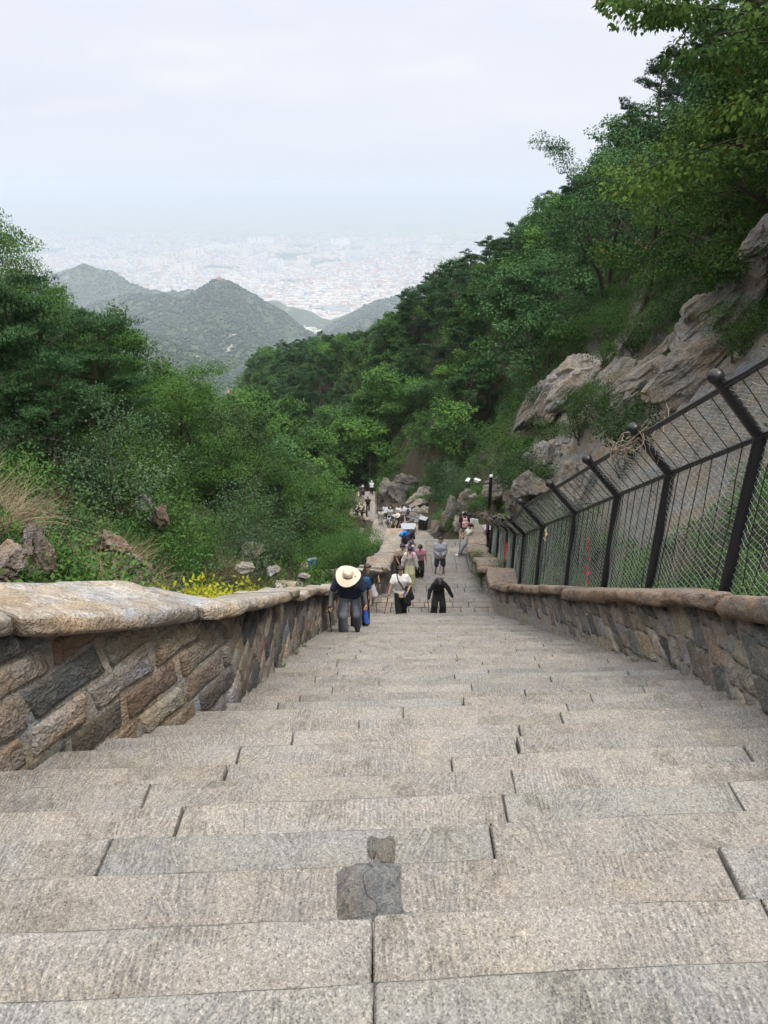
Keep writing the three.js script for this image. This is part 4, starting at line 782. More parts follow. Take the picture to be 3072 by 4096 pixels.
// weeds along the fence foot and in the joints
seed(707);
{ const spots = [[4.05, 5.6], [4.15, 6.3], [3.98, 8.3], [4.0, 10.2], [3.98, 11.9], [3.98, 12.9], [3.98, 14.6], [3.98, 15.9], [3.98, 17.2]]; for (const [x, D] of spots) plant('lilac', 0, x, D, rr(0.4, 0.62), 'low green weeds at the foot of the black fence', 'weed', 'weeds along the foot of the fence', { y: pathY(D) + 0.52, name: 'weed' }); }
for (const [x, D] of [[-1.26, 7.2], [-1.27, 8.4], [-1.26, 9.3], [3.2, 7.4], [3.17, 10.2], [3.18, 13.8]]) plant('lilac', 0, x, D, rr(0.07, 0.12), 'tiny green tuft in the joint of step and parapet', 'weed', 'tufts at the wall foot', { y: pathY(D) + 0.02, name: 'weed_tuft' });
// trees and shrubs of the slopes
function wood(list, n, sd, place, size, label, category, group) {
  seed(sd); const placed = [];
  for (let t = 0, k = 0; t < n * 30 && k < n; t++) {
    const q = place(); if (!q) continue; const [x, D] = q, sc = size(); if (category === 'tree' && !fits(list.kinds[0][0], 0, x, D, ground(x, D), sc * 0.55)) continue;
    if (placed.some(([a, b, r]) => Math.hypot(a - x, b - D) < (r + sc) * (list.gap ?? 0.9))) continue;
    placed.push([x, D, sc]); k++;
    const [kd, i] = pick(list.kinds), zone = list.zone ? list.zone(x, D) : ''; plant(D > 44 && KIND[kd + 'F'] ? kd + 'F' : kd, i + Math.floor(rnd() * 3), x, D, sc, (label[kd] ?? label) + zone, category, (group[kd] ?? group) + zone, { roll: rr(-0.08, 0.08), tilt: rr(-0.08, 0.08), tall: rr(0.85, 1.2) });
  }
}
const zoneR = (x, D) => (D < 70 ? ', nearest part beside the rocks' : D < 110 ? ', abreast of the far path' : D < 165 ? ', middle of the ridge' : ', on the far headland') + (x - rightX(D) < 15 ? ' low down' : ' high up');
const zoneL = (x, D) => (D < 20 ? ', just beyond the parapet' : D < 34 ? ', below the left pines' : D < 60 ? ', abreast of the lower landing' : ', far down the valley') + (leftX(D) - x < 9 ? ' low down' : ' high up');
const L = (d0, d1, a, b) => () => { const D = lerp(d0, d1, Math.pow(rnd(), 0.8)), w = lerp(a, b, rnd()); return [leftX(D) - 0.55 - w, D]; };
const R = (d0, d1, a, b) => () => { const D = lerp(d0, d1, Math.pow(rnd(), 0.8)), w = lerp(a, b, rnd()), x = rightX(D) + 0.75 + w; return rockiness(x, D) > 0.55 || (D > 38 && D < 82 && w < 5.5) ? null : [x, D]; };
wood({ kinds: [['pine', 0], ['pine', 1], ['pine', 2]], gap: 1.45, zone: zoneR }, 250, 801, R(52, 228, 7, 52), () => rr(0.75, 1.15), 'dark flat topped pine of the right slope', 'tree', 'pines of the right ridge');
wood({ kinds: [['broad', 0], ['walnut', 0], ['locust', 0], ['broad', 2]], gap: 1.4, zone: zoneR }, 150, 802, R(34, 200, 4.5, 36), () => rr(0.6, 1.0), { broad: 'round green broadleaf tree of the right slope', walnut: 'spreading walnut tree of the right slope', locust: 'airy locust tree of the right slope' }, 'tree', { broad: 'broadleaf trees of the right slope', walnut: 'walnut trees of the right slope', locust: 'locust trees of the right slope' });
wood({ kinds: [['broad', 0], ['broad', 1], ['locust', 0], ['walnut', 0], ['broad', 2]], gap: 1.35, zone: zoneL }, 150, 803, L(28, 130, 3.5, 34), () => rr(0.65, 1.15), { broad: 'round green broadleaf tree of the left slope', walnut: 'spreading walnut tree of the left slope', locust: 'airy locust tree of the left slope' }, 'tree', { broad: 'broadleaf trees of the left slope', walnut: 'walnut trees of the left slope', locust: 'locust trees of the left slope' });
wood({ kinds: [['broad', 0], ['locust', 0], ['locust', 1], ['broad', 1]], gap: 1.5 }, 60, 804, () => { const D = rr(88, 150); return [lerp(leftX(D) - 8, rightX(D) + 8, rnd()), D]; }, () => rr(0.75, 1.15), { broad: 'round green tree filling the ravine floor below the path', locust: 'bright airy locust tree on the ravine floor below the path' }, 'tree', { broad: 'broadleaf trees of the ravine floor', locust: 'locust trees of the ravine floor' });
wood({ kinds: [['shrub', 0], ['shrub', 1], ['shrub', 2]], gap: 0.75, zone: zoneL }, 110, 805, L(7, 60, 2.2, 20), () => rr(0.75, 1.5), 'green shrub of the left slope', 'shrub', 'shrubs of the left slope');
wood({ kinds: [['shrub', 0], ['shrub', 1], ['shrub', 2]], gap: 0.7, zone: zoneR }, 130, 806, R(10, 75, 1.8, 20), () => rr(0.7, 1.5), 'green shrub of the right slope', 'shrub', 'shrubs of the right slope');
seed(811);
for (const [u, v, k, sc, l] of [[1310, 900, 'near', 1.2, 'dense bush over the third fence post'], [1360, 905, 'near', 1.1, 'dense bush right of the one over the third fence post'], [1265, 940, 'near', 1.15, 'dense bush left of the one over the third fence post'], [1290, 870, 'near', 0.9, 'upper bush of the dense group above the fence'], [1180, 985, 'shrub', 1.2, 'dark bush behind the upright pale rock'], [1110, 990, 'shrub', 1.2, 'dark bush left of the upright pale rock'], [1150, 1060, 'near', 1.0, 'leafy bush below the upright pale rock'], [1105, 1035, 'shrub', 1.1, 'bush right of the camera pole'], [1390, 740, 'near', 1.4, 'dark bush on the upper edge of the rock band'], [1320, 740, 'near', 1.5, 'bush at the foot of the walnut trees'], [1445, 720, 'near', 1.3, 'bush hanging over the rock band under the maples'], [1240, 770, 'shrub', 1.5, 'yellow green bush at the left top of the rock band'], [1630, 690, 'near', 1.5, 'bright green bush above the last fence rail at the right edge'], [1600, 760, 'near', 1.1, 'bright bush just above the top rail at the right'], [1655, 640, 'near', 1.3, 'bush under the highest rock at the right edge'], [985, 1035, 'silver', 0.6, 'grey green bush left of the camera pole'], [1000, 1080, 'near', 0.7, 'small bright bush under the camera arm']]) { const [x, d] = onSlope(u, v, 6, 90); plant(k, u, x, d, sc, l, 'shrub'); }
for (const [u, v, k, sc, l] of [[330, 1230, 'near', 1.1, 'broad bush behind the left coping with dead stems'], [420, 1225, 'near', 1.2, 'broad dark bush left of the golden shrubs'], [300, 1150, 'near', 1.1, 'bush below the hanging dead grass'], [200, 1230, 'near', 1.0, 'bush behind the left coping, right of the brown wet rock'], [480, 1200, 'shrub', 1.1, 'light tipped bush above the golden shrubs'], [140, 1020, 'near', 1.2, 'bright bush on the left bank'], [60, 1040, 'near', 1.2, 'bright bush at the left edge under the dead grass'], [240, 1010, 'near', 1.3, 'bush in the middle of the left bank'], [330, 960, 'shrub', 1.5, 'arching bush high on the left bank'], [170, 930, 'shrub', 1.4, 'dark bush under the left pines'], [400, 1080, 'near', 1.3, 'bush beside the brown rock face'], [460, 1010, 'shrub', 1.6, 'leafy bush above the silvery tree'], [560, 1215, 'shrub', 0.9, 'low bush among the gully boulders'], [620, 1225, 'shrub', 0.8, 'low bush left of the warning board'], [655, 1215, 'shrub', 0.7, 'low plants at the foot of the warning board'], [590, 1150, 'shrub', 1.3, 'bush on the far bank of the gully'], [640, 1160, 'shrub', 1.2, 'bush between gully and stone side path']]) { const [x, d] = onSlope(u, v, 5, 90); plant(k, u, x, d, sc, l, 'shrub'); }
// what nobody could count: undergrowth and dead grass
{
  seed(901);
  const s = new Soup(), P = new THREE.Vector3(), d = new THREE.Vector3(), n = new THREE.Vector3();
  for (let k = 0; k < 190; k++) { const a = rr(0, 6.3), r = Math.sqrt(rnd()); P.set(Math.cos(a) * r, (1 - r * r * 0.6) * rr(0.1, 0.75), Math.sin(a) * r); d.set(P.x, rr(-0.3, 0.6), P.z).add(rv(0.6)).normalize(); n.set(rr(-0.6, 0.6), 1, rr(-0.6, 0.6)); n.addScaledVector(d, -n.dot(d)).normalize(); leafInto(s, P, d, n, rr(0.14, 0.26), rr(0.07, 0.13), mixc([0.026, 0.074, 0.02], [0.105, 0.21, 0.048], rnd())); }
  const put = (geo, mat, N, place, size, name, label, cat, tint) => {
    const im = new THREE.InstancedMesh(geo, mat, N), m = new THREE.Matrix4(), q = new THREE.Quaternion(), e = new THREE.Euler(), c = new THREE.Color(); let k = 0;
    for (let t = 0; t < N * 8 && k < N; t++) { const z = place(); if (!z) continue; const sc = size(z); m.compose(new THREE.Vector3(z[0], ground(z[0], z[1]) - 0.08, -z[1]), q.setFromEuler(e.set(rr(-0.35, 0.35), rr(0, 6.3), rr(-0.35, 0.35))), new THREE.Vector3(sc, sc * rr(0.7, 1.3), sc)); im.setMatrixAt(k, m); im.setColorAt(k, tint(c)); k++; }
    im.count = k; im.name = name; shade(im); scene.add(im); tag(im, label, cat, null, 'stuff');
  };
  const place = () => { const D = 5 + 250 * Math.pow(rnd(), 1.9), side = rnd() < 0.5, w = 0.5 + Math.pow(rnd(), 1.2) * lerp(16, 75, smooth(D, 15, 180)), x = side ? leftX(D) - 0.9 - w : rightX(D) + 1.0 + w; if (D < 30 && side && w < 0.4) return null; if (rockiness(x, D) > 0.4 + rnd() * 0.3 || (!side && D > 54 && D < 78 && w < 3.2)) return null; return [x, D]; };
  put(s.geo(), M.leaf, 15000, place, ([, D]) => rr(0.5, 1.0) * lerp(0.5, 2.4, smooth(D, 8, 150)), 'undergrowth', 'low leafy undergrowth covering both slopes of the ravine', 'undergrowth', (c) => { const g = pick([0.55, 0.75, 1, 1.15, 1.4]) * rr(0.9, 1.1); return c.setRGB(g * rr(0.9, 1.2), g, g * rr(0.8, 1.1)); });
  const b = new Soup();
  for (let k = 0; k < 70; k++) { const a = rr(0, 6.3), r = rr(0, 0.3), pts = []; let p = new THREE.Vector3(Math.cos(a) * r, 0, Math.sin(a) * r), v = new THREE.Vector3(Math.cos(a) * 0.35, 1, Math.sin(a) * 0.35).add(rv(0.4)).normalize(); const st = rr(0.14, 0.26); for (let j = 0; j < 6; j++) { pts.push(p.clone()); p.addScaledVector(v, st); v.y -= 0.22; v.add(rv(0.18)).normalize(); } tubeInto(b, pts, pts.map((_, j) => 0.006 - j * 0.0009), 3, mixc([0.22, 0.17, 0.10], [0.44, 0.36, 0.25], rnd()), false); }
  put(b.geo(), M.bark, 170, () => { const D = rr(9, 26), w = rr(2.2, 9), x = leftX(D) - 0.55 - w; return fbm(x * 0.25, D * 0.25, 6.6, 2) > 0.0 ? [x, D] : null; }, () => rr(0.6, 1.15), 'dry_grass', 'pale dead grass stems hanging over the left slope', 'grass', (c) => { const g = rr(0.8, 1.15); return c.setRGB(g, g, g); });
}
// ---------- boulders and outcrops ----------
function rockGeo(sd, o = {}) {
  seed(sd);
  const g = new THREE.IcosahedronGeometry(1, o.detail ?? 13), p = g.attributes.position, planes = [], dip = new THREE.Vector3(...(o.dip ?? [0.75, 0.6, 0.2])).normalize(), N = new THREE.Vector3(), W = rr(0, 90), col = [];
  for (let k = 0; k < (o.planes ?? 20); k++) { const v = rv().normalize(); if (k < 4) v.copy(dip).multiplyScalar(k % 2 ? -1 : 1).add(rv(0.25)).normalize(); planes.push([v, rr(0.55, 0.95)]); }
  for (let i = 0; i < p.count; i++) {
    N.fromBufferAttribute(p, i).normalize(); let r = 1.15;
    for (const [v, h] of planes) { const c = N.dot(v); if (c > 0.05) { const q = h / c; r = q < r ? q : r; } }
    const x = N.x * r, y = N.y * r, z = N.z * r, st = x * dip.x + y * dip.y + z * dip.z;
    const lay = Math.floor(st * 4.2 + fbm(x * 1.2 + W, y * 1.2, z * 1.2, 2) * 1.3), blk = Math.floor((x * dip.y - y * dip.x + z * 0.6) * 2.1 + lay * 0.37 + W); r -= hash3(lay, 5, Math.floor(W)) * 0.17 + hash3(lay, blk, 7) * 0.15;
    const d = ridged(st * 3.2 + W, x * 0.9, z * 0.9, 3) * 0.11 + ridged(st * 9 + W, x * 1.6 + y, z * 1.6, 2) * 0.045 + fbm(x * 3 + W, y * 3, z * 3, 4) * 0.11;
    r += d - 0.06; p.setXYZ(i, N.x * r, N.y * r, N.z * r);
    const t = fbm(x * 1.6 + W, y * 1.6, z * 1.6, 3), q = fbm(st * 7 + W, x * 2, z * 2, 2), c = mixc(o.a ?? [0.34, 0.31, 0.275], o.b ?? [0.53, 0.49, 0.44], clamp(0.5 + t * 0.9 + q * 0.5, 0, 1)); col.push(c[0], c[1], c[2]);
  }
  g.setAttribute('color', new THREE.Float32BufferAttribute(col, 3));
  const s = o.size ?? [1, 1, 1]; g.scale(...s); g.computeVertexNormals();
  const h = boxUV(g, 0.42, rr(0, 3)); h.computeVertexNormals(); return h;
}
const DARK = { a: [0.16, 0.15, 0.145], b: [0.34, 0.315, 0.285] }, BROWN = { a: [0.27, 0.20, 0.155], b: [0.46, 0.375, 0.31] }, PALE = { a: [0.42, 0.39, 0.345], b: [0.58, 0.545, 0.495] };
function rock(u, v, D, size, label, o = {}, rot = [0, 0, 0]) {
  const g = rockGeo(Math.round(u * 7 + v), { ...o, size: size.map((k) => k * 0.7) }), m = topMesh(o.name ?? 'boulder', g, M.rock, label, 'rock');
  m.position.copy(at(u, v, D)); m.rotation.set(...rot); return m;
}
rock(838, 1072, 75, [2.5, 3.2, 2.4], 'dark cliff block standing beside the far path', { ...DARK, planes: 22, detail: 18 });
rock(874, 1045, 74, [2.4, 2.2, 2.1], 'dark boulder perched on the cliff block above the far path', { ...DARK, planes: 14, dip: [0.5, 0.8, 0] }, [0, 0.4, 0.3]);
rock(862, 1075, 72, [2.4, 3.0, 2.0], 'dark cracked rock face behind the crowd', { ...DARK, planes: 20 }, [0, 1, 0]);
rock(910, 1075, 68, [2.7, 2.3, 2.0], 'big pale slanting slab of rock rising above the crowd', { planes: 12, dip: [-0.62, 0.75, 0.1], detail: 18, ...PALE }, [0, 0, 0.42]);
rock(898, 1092, 66, [2.4, 0.9, 1.6], 'lower slanting ledge at the foot of the big pale slab', { dip: [-0.6, 0.75, 0], ...PALE }, [0, 0, 0.5]);
rock(975, 1115, 45, [1.5, 2.1, 1.6], 'jagged grey rock beside the lower landing', { dip: [0.85, 0.4, 0.2], detail: 18, planes: 18 }, [0, 0, 0.15]);
rock(948, 1138, 46, [0.95, 1.1, 1.0], 'rounded rock in front of the jagged rock by the second litter bin', { dip: [0.8, 0.4, 0.3] });
rock(1003, 1140, 41, [1.2, 1.25, 1.2], 'grey rock right of the jagged rock, behind the lower landing', { dip: [0.8, 0.5, 0.2] });
rock(1012, 1095, 44, [1.7, 2.0, 1.6], 'tall grey rock under the camera pole arm', { dip: [0.8, 0.5, 0.1], detail: 16 }, [0, 0.8, 0]);
[[903, 1103, 60, 0.75, 'flat topped block on the rubble pile'], [918, 1099, 61, 0.8, 'block at the top right of the rubble pile'], [892, 1116, 59, 0.85, 'largest pale block of the rubble pile'], [908, 1119, 57, 0.7, 'tilted block in the middle of the rubble pile'], [898, 1131, 55, 0.6, 'brown block low in the rubble pile'], [912, 1132, 54, 0.5, 'lowest right block of the rubble pile'], [886, 1129, 57, 0.45, 'small block at the left foot of the rubble pile'], [928, 1150, 48, 0.42, 'small rock beside the second litter bin']].forEach(([u, v, D, s, l], k) => rock(u, v, D, [s * 1.3, s * 0.75, s], l, k % 3 ? PALE : {}, [0.1 * k, k, 0.15]));
rock(1118, 1085, 31, [1.7, 1.9, 1.5], 'broad weathered rock right of the camera pole behind the fence', { detail: 18, dip: [-0.7, 0.7, 0.1] }, [0, 0.3, 0.5]);
rock(1150, 1050, 29, [1.4, 1.2, 1.3], 'rock ledge above the broad weathered rock', { dip: [-0.7, 0.7, 0] }, [0, 1.2, 0.3]);
rock(1075, 1055, 37, [1.6, 1.7, 1.4], 'rock behind the crossarm of the camera pole', { dip: [0.5, 0.8, 0.1] }, [0, 2, 0]);
rock(1022, 1072, 33, [0.36, 0.28, 0.3], 'single small pale stone lying on the slope left of the camera pole', PALE);
rock(1137, 1002, 33, [0.48, 0.82, 0.45], 'upright pale rock standing among the shrubs', { ...PALE, planes: 12, dip: [0.3, 0.2, 0.9] });
rock(1010, 880, 76, [1.8, 3.4, 2.0], 'dark angular cliff in the trees of the right slope', { ...DARK, planes: 18, dip: [0.9, 0.2, 0.2] }, [0, 0, -0.5]);
rock(985, 912, 75, [2.0, 1.9, 2.0], 'pale topped block below the dark angular cliff', { planes: 12, dip: [0.9, 0.2, 0.2] });
rock(922, 950, 84, [1.4, 2.9, 1.5], 'hanging dark rock like a tooth on the right slope', { ...DARK, planes: 14 }, [0, 0, 0.2]);
rock(780, 985, 98, [1.3, 2.6, 1.3], 'lone grey rock pillar above the far path', { planes: 20, dip: [0.1, 0.9, 0.2] });
rock(768, 995, 98, [0.8, 1.5, 0.9], 'smaller block leaning on the grey rock pillar', {}); rock(794, 962, 98, [0.9, 0.7, 0.7], 'tilted capstone of the grey rock pillar', {}, [0, 0, 0.6]);
// the slanting slabs of the bank above the fence
[[1150, 880, 35, [1.1, 3.0, 1.5], 'tall pale rock rib at the left end of the rock band', -0.35], [1195, 850, 33, [1.5, 2.6, 1.6], 'second rib of the rock band, with a dark wet streak', -0.5], [1258, 815, 30, [1.5, 2.4, 1.5], 'ribbed slab of the rock band below the walnut trees', -0.7], [1330, 850, 26, [1.3, 1.9, 1.4], 'slab of the rock band above the bush', -0.6], [1352, 785, 27, [1.5, 2.5, 1.5], 'long slanting slab in the middle of the rock band', -0.8], [1440, 770, 23, [1.2, 2.2, 1.3], 'slanting slab right of the long one', -0.85], [1415, 830, 21.5, [1.3, 1.8, 1.2], 'broad smooth slab just above the third fence post', -0.8], [1520, 710, 20, [1.2, 2.1, 1.3], 'steep slab under the maple branches', -0.75], [1500, 790, 17.5, [1.1, 1.7, 1.1], 'smooth slab just above the second fence post', -0.9], [1600, 620, 17.5, [1.0, 2.0, 1.2], 'tall rock under the maple at the right edge', -0.5], [1655, 520, 17, [0.6, 1.0, 0.7], 'highest rock at the right edge of the frame', -0.45], [1230, 965, 25, [1.2, 1.4, 1.2], 'rock below the shrubs left of the fourth fence post', -0.4], [1190, 1005, 26, [1.2, 1.3, 1.3], 'grey rock over the fence behind the upright rock', -0.4], [1240, 1060, 20, [1.2, 1.1, 1.2], 'rock seen through the upper netting of the fence', -0.5]].forEach(([u, v, D0, s0, l, r]) => { const [, D] = onSlope(u, v, D0 * 0.72, D0 * 1.25), s = s0.map((k) => k * 1.12 * D / D0); return rock(u, v, D + 0.15, s, l, { name: 'rock_slab', dip: [0.95, 0.15, 0.25], planes: 15, detail: 16, a: [0.34, 0.31, 0.275], b: [0.56, 0.515, 0.46] }, [0.25, 0.2, r]); });
// left side
rock(78, 1200, 8.6, [0.46, 0.8, 0.5], 'red brown wet rock in the lower left gully', { ...BROWN, detail: 16 }, [0, 0, -0.1]);
rock(20, 1225, 7.6, [0.4, 0.5, 0.5], 'red brown rock at the left edge behind the corner shrub', BROWN);
rock(300, 1225, 12.5, [0.55, 0.5, 0.6], 'brown rock half buried under dead grass', BROWN, [0, 1, 0]); rock(235, 1175, 13, [0.6, 0.5, 0.6], 'brown rock left of the half buried one', BROWN, [0, 2, 0]);
rock(318, 1095, 22, [0.6, 0.65, 0.5], 'pale rounded rock on the left slope', {}); rock(345, 1120, 21, [0.7, 1.0, 0.7], 'tall brown rock face under hanging roots', BROWN);
rock(510, 1175, 29, [0.95, 0.8, 0.9], 'pale orange boulder beside the silvery tree', {}); rock(545, 1190, 27, [0.85, 0.55, 0.8], 'pale boulder right of the orange one', PALE); rock(525, 1225, 23, [0.7, 0.4, 0.7], 'low pale slab in the gully', PALE);
rock(617, 1268, 14.5, [0.55, 0.27, 0.42], 'pale folded boulder just outside the left parapet', { ...PALE, detail: 16 }, [0, 0.5, 0]); rock(654, 1246, 19, [0.42, 0.27, 0.4], 'pale boulder beside the stone side path', { ...PALE }, [0, 1, 0]); rock(592, 1232, 20, [0.5, 0.3, 0.5], 'grey boulder among the low plants outside the parapet', {});
rock(690, 1272, 17, [0.34, 0.2, 0.34], 'orange tinged boulder at the near end of the side path', { a: [0.45, 0.36, 0.29], b: [0.62, 0.52, 0.44] });
// stone side path in the gully
{
  const side = structure('side_path'); seed(1201);
  for (let D = 20; D < 62; D += 0.62) for (let k = -1.0; k < 1.0; ) { const w = rr(0.4, 0.75), cx = -3.25 - 0.5 * smooth(D, 24, 40) + 0.6 * smooth(D, 44, 60) + k + w / 2, y = ground(cx, D + 0.3) + 0.13 + rr(-0.02, 0.03), x0 = cx - w / 2, sk = rr(-0.1, 0.1); part('paving_stone', slabGeo(x0, x0 + w - rr(0.015, 0.04), () => D, (q) => D + rr(0.55, 0.62) * 1 + sk * (q - cx), y, 0.2, { n: 3, chamfer: 0.03, rough: 2, tint: vary([1.18, 1.08, 0.95], 0.12) }), M.slab, side); k += w; }
}
// ---------- people: bodies and clothes grown from tapered bones, meshed with surface nets ----------
function netMesh(bones, cell, cut) {                                   // bones: [ax,ay,az, bx,by,bz, ra, rb, k]
  let lo = [1e9, 1e9, 1e9], hi = [-1e9, -1e9, -1e9];
  for (const b of bones) for (let c = 0; c < 3; c++) { lo[c] = Math.min(lo[c], b[c] - b[6], b[c + 3] - b[7]); hi[c] = Math.max(hi[c], b[c] + b[6], b[c + 3] + b[7]); }
  const pad = 0.05 + cell; lo = lo.map((v) => v - pad); const n = [0, 1, 2].map((c) => Math.ceil((hi[c] + pad - lo[c]) / cell) + 1), F = new Float32Array(n[0] * n[1] * n[2]).fill(0.05);
  for (const b of bones) {
    const [ax, ay, az, bx, by, bz, ra, rb, k = 0.03] = b, R = Math.max(ra, rb) + 0.05, dx = bx - ax, dy = by - ay, dz = bz - az, L2 = dx * dx + dy * dy + dz * dz || 1e-9;
    const i0 = [0, 1, 2].map((c) => Math.max(0, Math.floor((Math.min(b[c], b[c + 3]) - R - lo[c]) / cell))), i1 = [0, 1, 2].map((c) => Math.min(n[c] - 1, Math.ceil((Math.max(b[c], b[c + 3]) + R - lo[c]) / cell)));
    for (let z = i0[2]; z <= i1[2]; z++) for (let y = i0[1]; y <= i1[1]; y++) for (let x = i0[0]; x <= i1[0]; x++) {
      const px = lo[0] + x * cell - ax, py = lo[1] + y * cell - ay, pz = lo[2] + z * cell - az, t = clamp((px * dx + py * dy + pz * dz) / L2, 0, 1);
      const d = Math.hypot(px - dx * t, py - dy * t, pz - dz * t) - (ra + (rb - ra) * t), i = (z * n[1] + y) * n[0] + x, f = F[i], h = Math.max(k - Math.abs(d - f), 0) / k;
      F[i] = Math.min(d, f) - h * h * k * 0.25;
    }
  }
  if (cut) for (let z = 0, i = 0; z < n[2]; z++) for (let y = 0; y < n[1]; y++) for (let x = 0; x < n[0]; x++, i++) F[i] = cut(lo[0] + x * cell, lo[1] + y * cell, lo[2] + z * cell, F[i]);
  const s = new Soup(), id = new Int32Array(F.length).fill(-1), X = 1, Y = n[0], Z = n[0] * n[1], E = [[0, X], [0, Y], [0, Z], [X, X + Y], [X, X + Z], [Y, Y + X], [Y, Y + Z], [Z, Z + X], [Z, Z + Y], [X + Y, X + Y + Z], [X + Z, X + Y + Z], [Y + Z, X + Y + Z]];
  const off = (o) => [o % n[0], Math.floor(o / n[0]) % n[1], Math.floor(o / Z)], EO = E.map(([a, b]) => [a, b, ...off(a), ...off(b)]);
  for (let z = 0; z < n[2] - 1; z++) for (let y = 0; y < n[1] - 1; y++) for (let x = 0; x < n[0] - 1; x++) {
    const i = z * Z + y * Y + x; let c = 0, sx = 0, sy = 0, sz = 0;
    for (const [a, b, ax, ay, az, bx, by, bz] of EO) { const fa = F[i + a], fb = F[i + b]; if ((fa < 0) !== (fb < 0)) { const t = fa / (fa - fb); sx += ax + (bx - ax) * t; sy += ay + (by - ay) * t; sz += az + (bz - az) * t; c++; } }
    if (c) id[i] = s.v(lo[0] + (x + sx / c) * cell, lo[1] + (y + sy / c) * cell, lo[2] + (z + sz / c) * cell);
  }
  for (let z = 1; z < n[2] - 1; z++) for (let y = 1; y < n[1] - 1; y++) for (let x = 1; x < n[0] - 1; x++) {
    const i = z * Z + y * Y + x, f = F[i] < 0;
    if (f !== F[i + X] < 0) { const q = [id[i], id[i - Y], id[i - Y - Z], id[i - Z]]; f ? s.q(q[3], q[2], q[1], q[0]) : s.q(...q); }
    if (f !== F[i + Y] < 0) { const q = [id[i], id[i - Z], id[i - X - Z], id[i - X]]; f ? s.q(q[3], q[2], q[1], q[0]) : s.q(...q); }
    if (f !== F[i + Z] < 0) { const q = [id[i], id[i - X], id[i - X - Y], id[i - Y]]; f ? s.q(q[3], q[2], q[1], q[0]) : s.q(...q); }
  }
  return s.geo();
}
const v3 = (x, y, z) => new THREE.Vector3(x, y, z);
const bone = (a, b, ra, rb = ra, k) => [a.x, a.y, a.z, b.x, b.y, b.z, ra, rb, k];
function ik(root, target, l1, l2, hint) {
  const d = target.clone().sub(root), L = Math.min(d.length(), (l1 + l2) * 0.995); d.normalize();
  const a = (l1 * l1 - l2 * l2 + L * L) / (2 * L), h = Math.sqrt(Math.max(0, l1 * l1 - a * a)), n = hint.clone().addScaledVector(d, -hint.dot(d)).normalize();
  return [root.clone().addScaledVector(d, a).addScaledVector(n, h), root.clone().addScaledVector(d, L)];
}
const SKIN = [0.42, 0.25, 0.17], HAIR = [0.012, 0.010, 0.010];
const cloths = new Map(), fabric = (c, r = 0.85) => { const k = c.join() + r; if (!cloths.has(k)) cloths.set(k, std({ color: new THREE.Color(...c), roughness: r })); return cloths.get(k); };
const skinMat = new THREE.MeshPhysicalMaterial({ color: new THREE.Color(...SKIN), roughness: 0.55 });
const shapeCache = new Map();
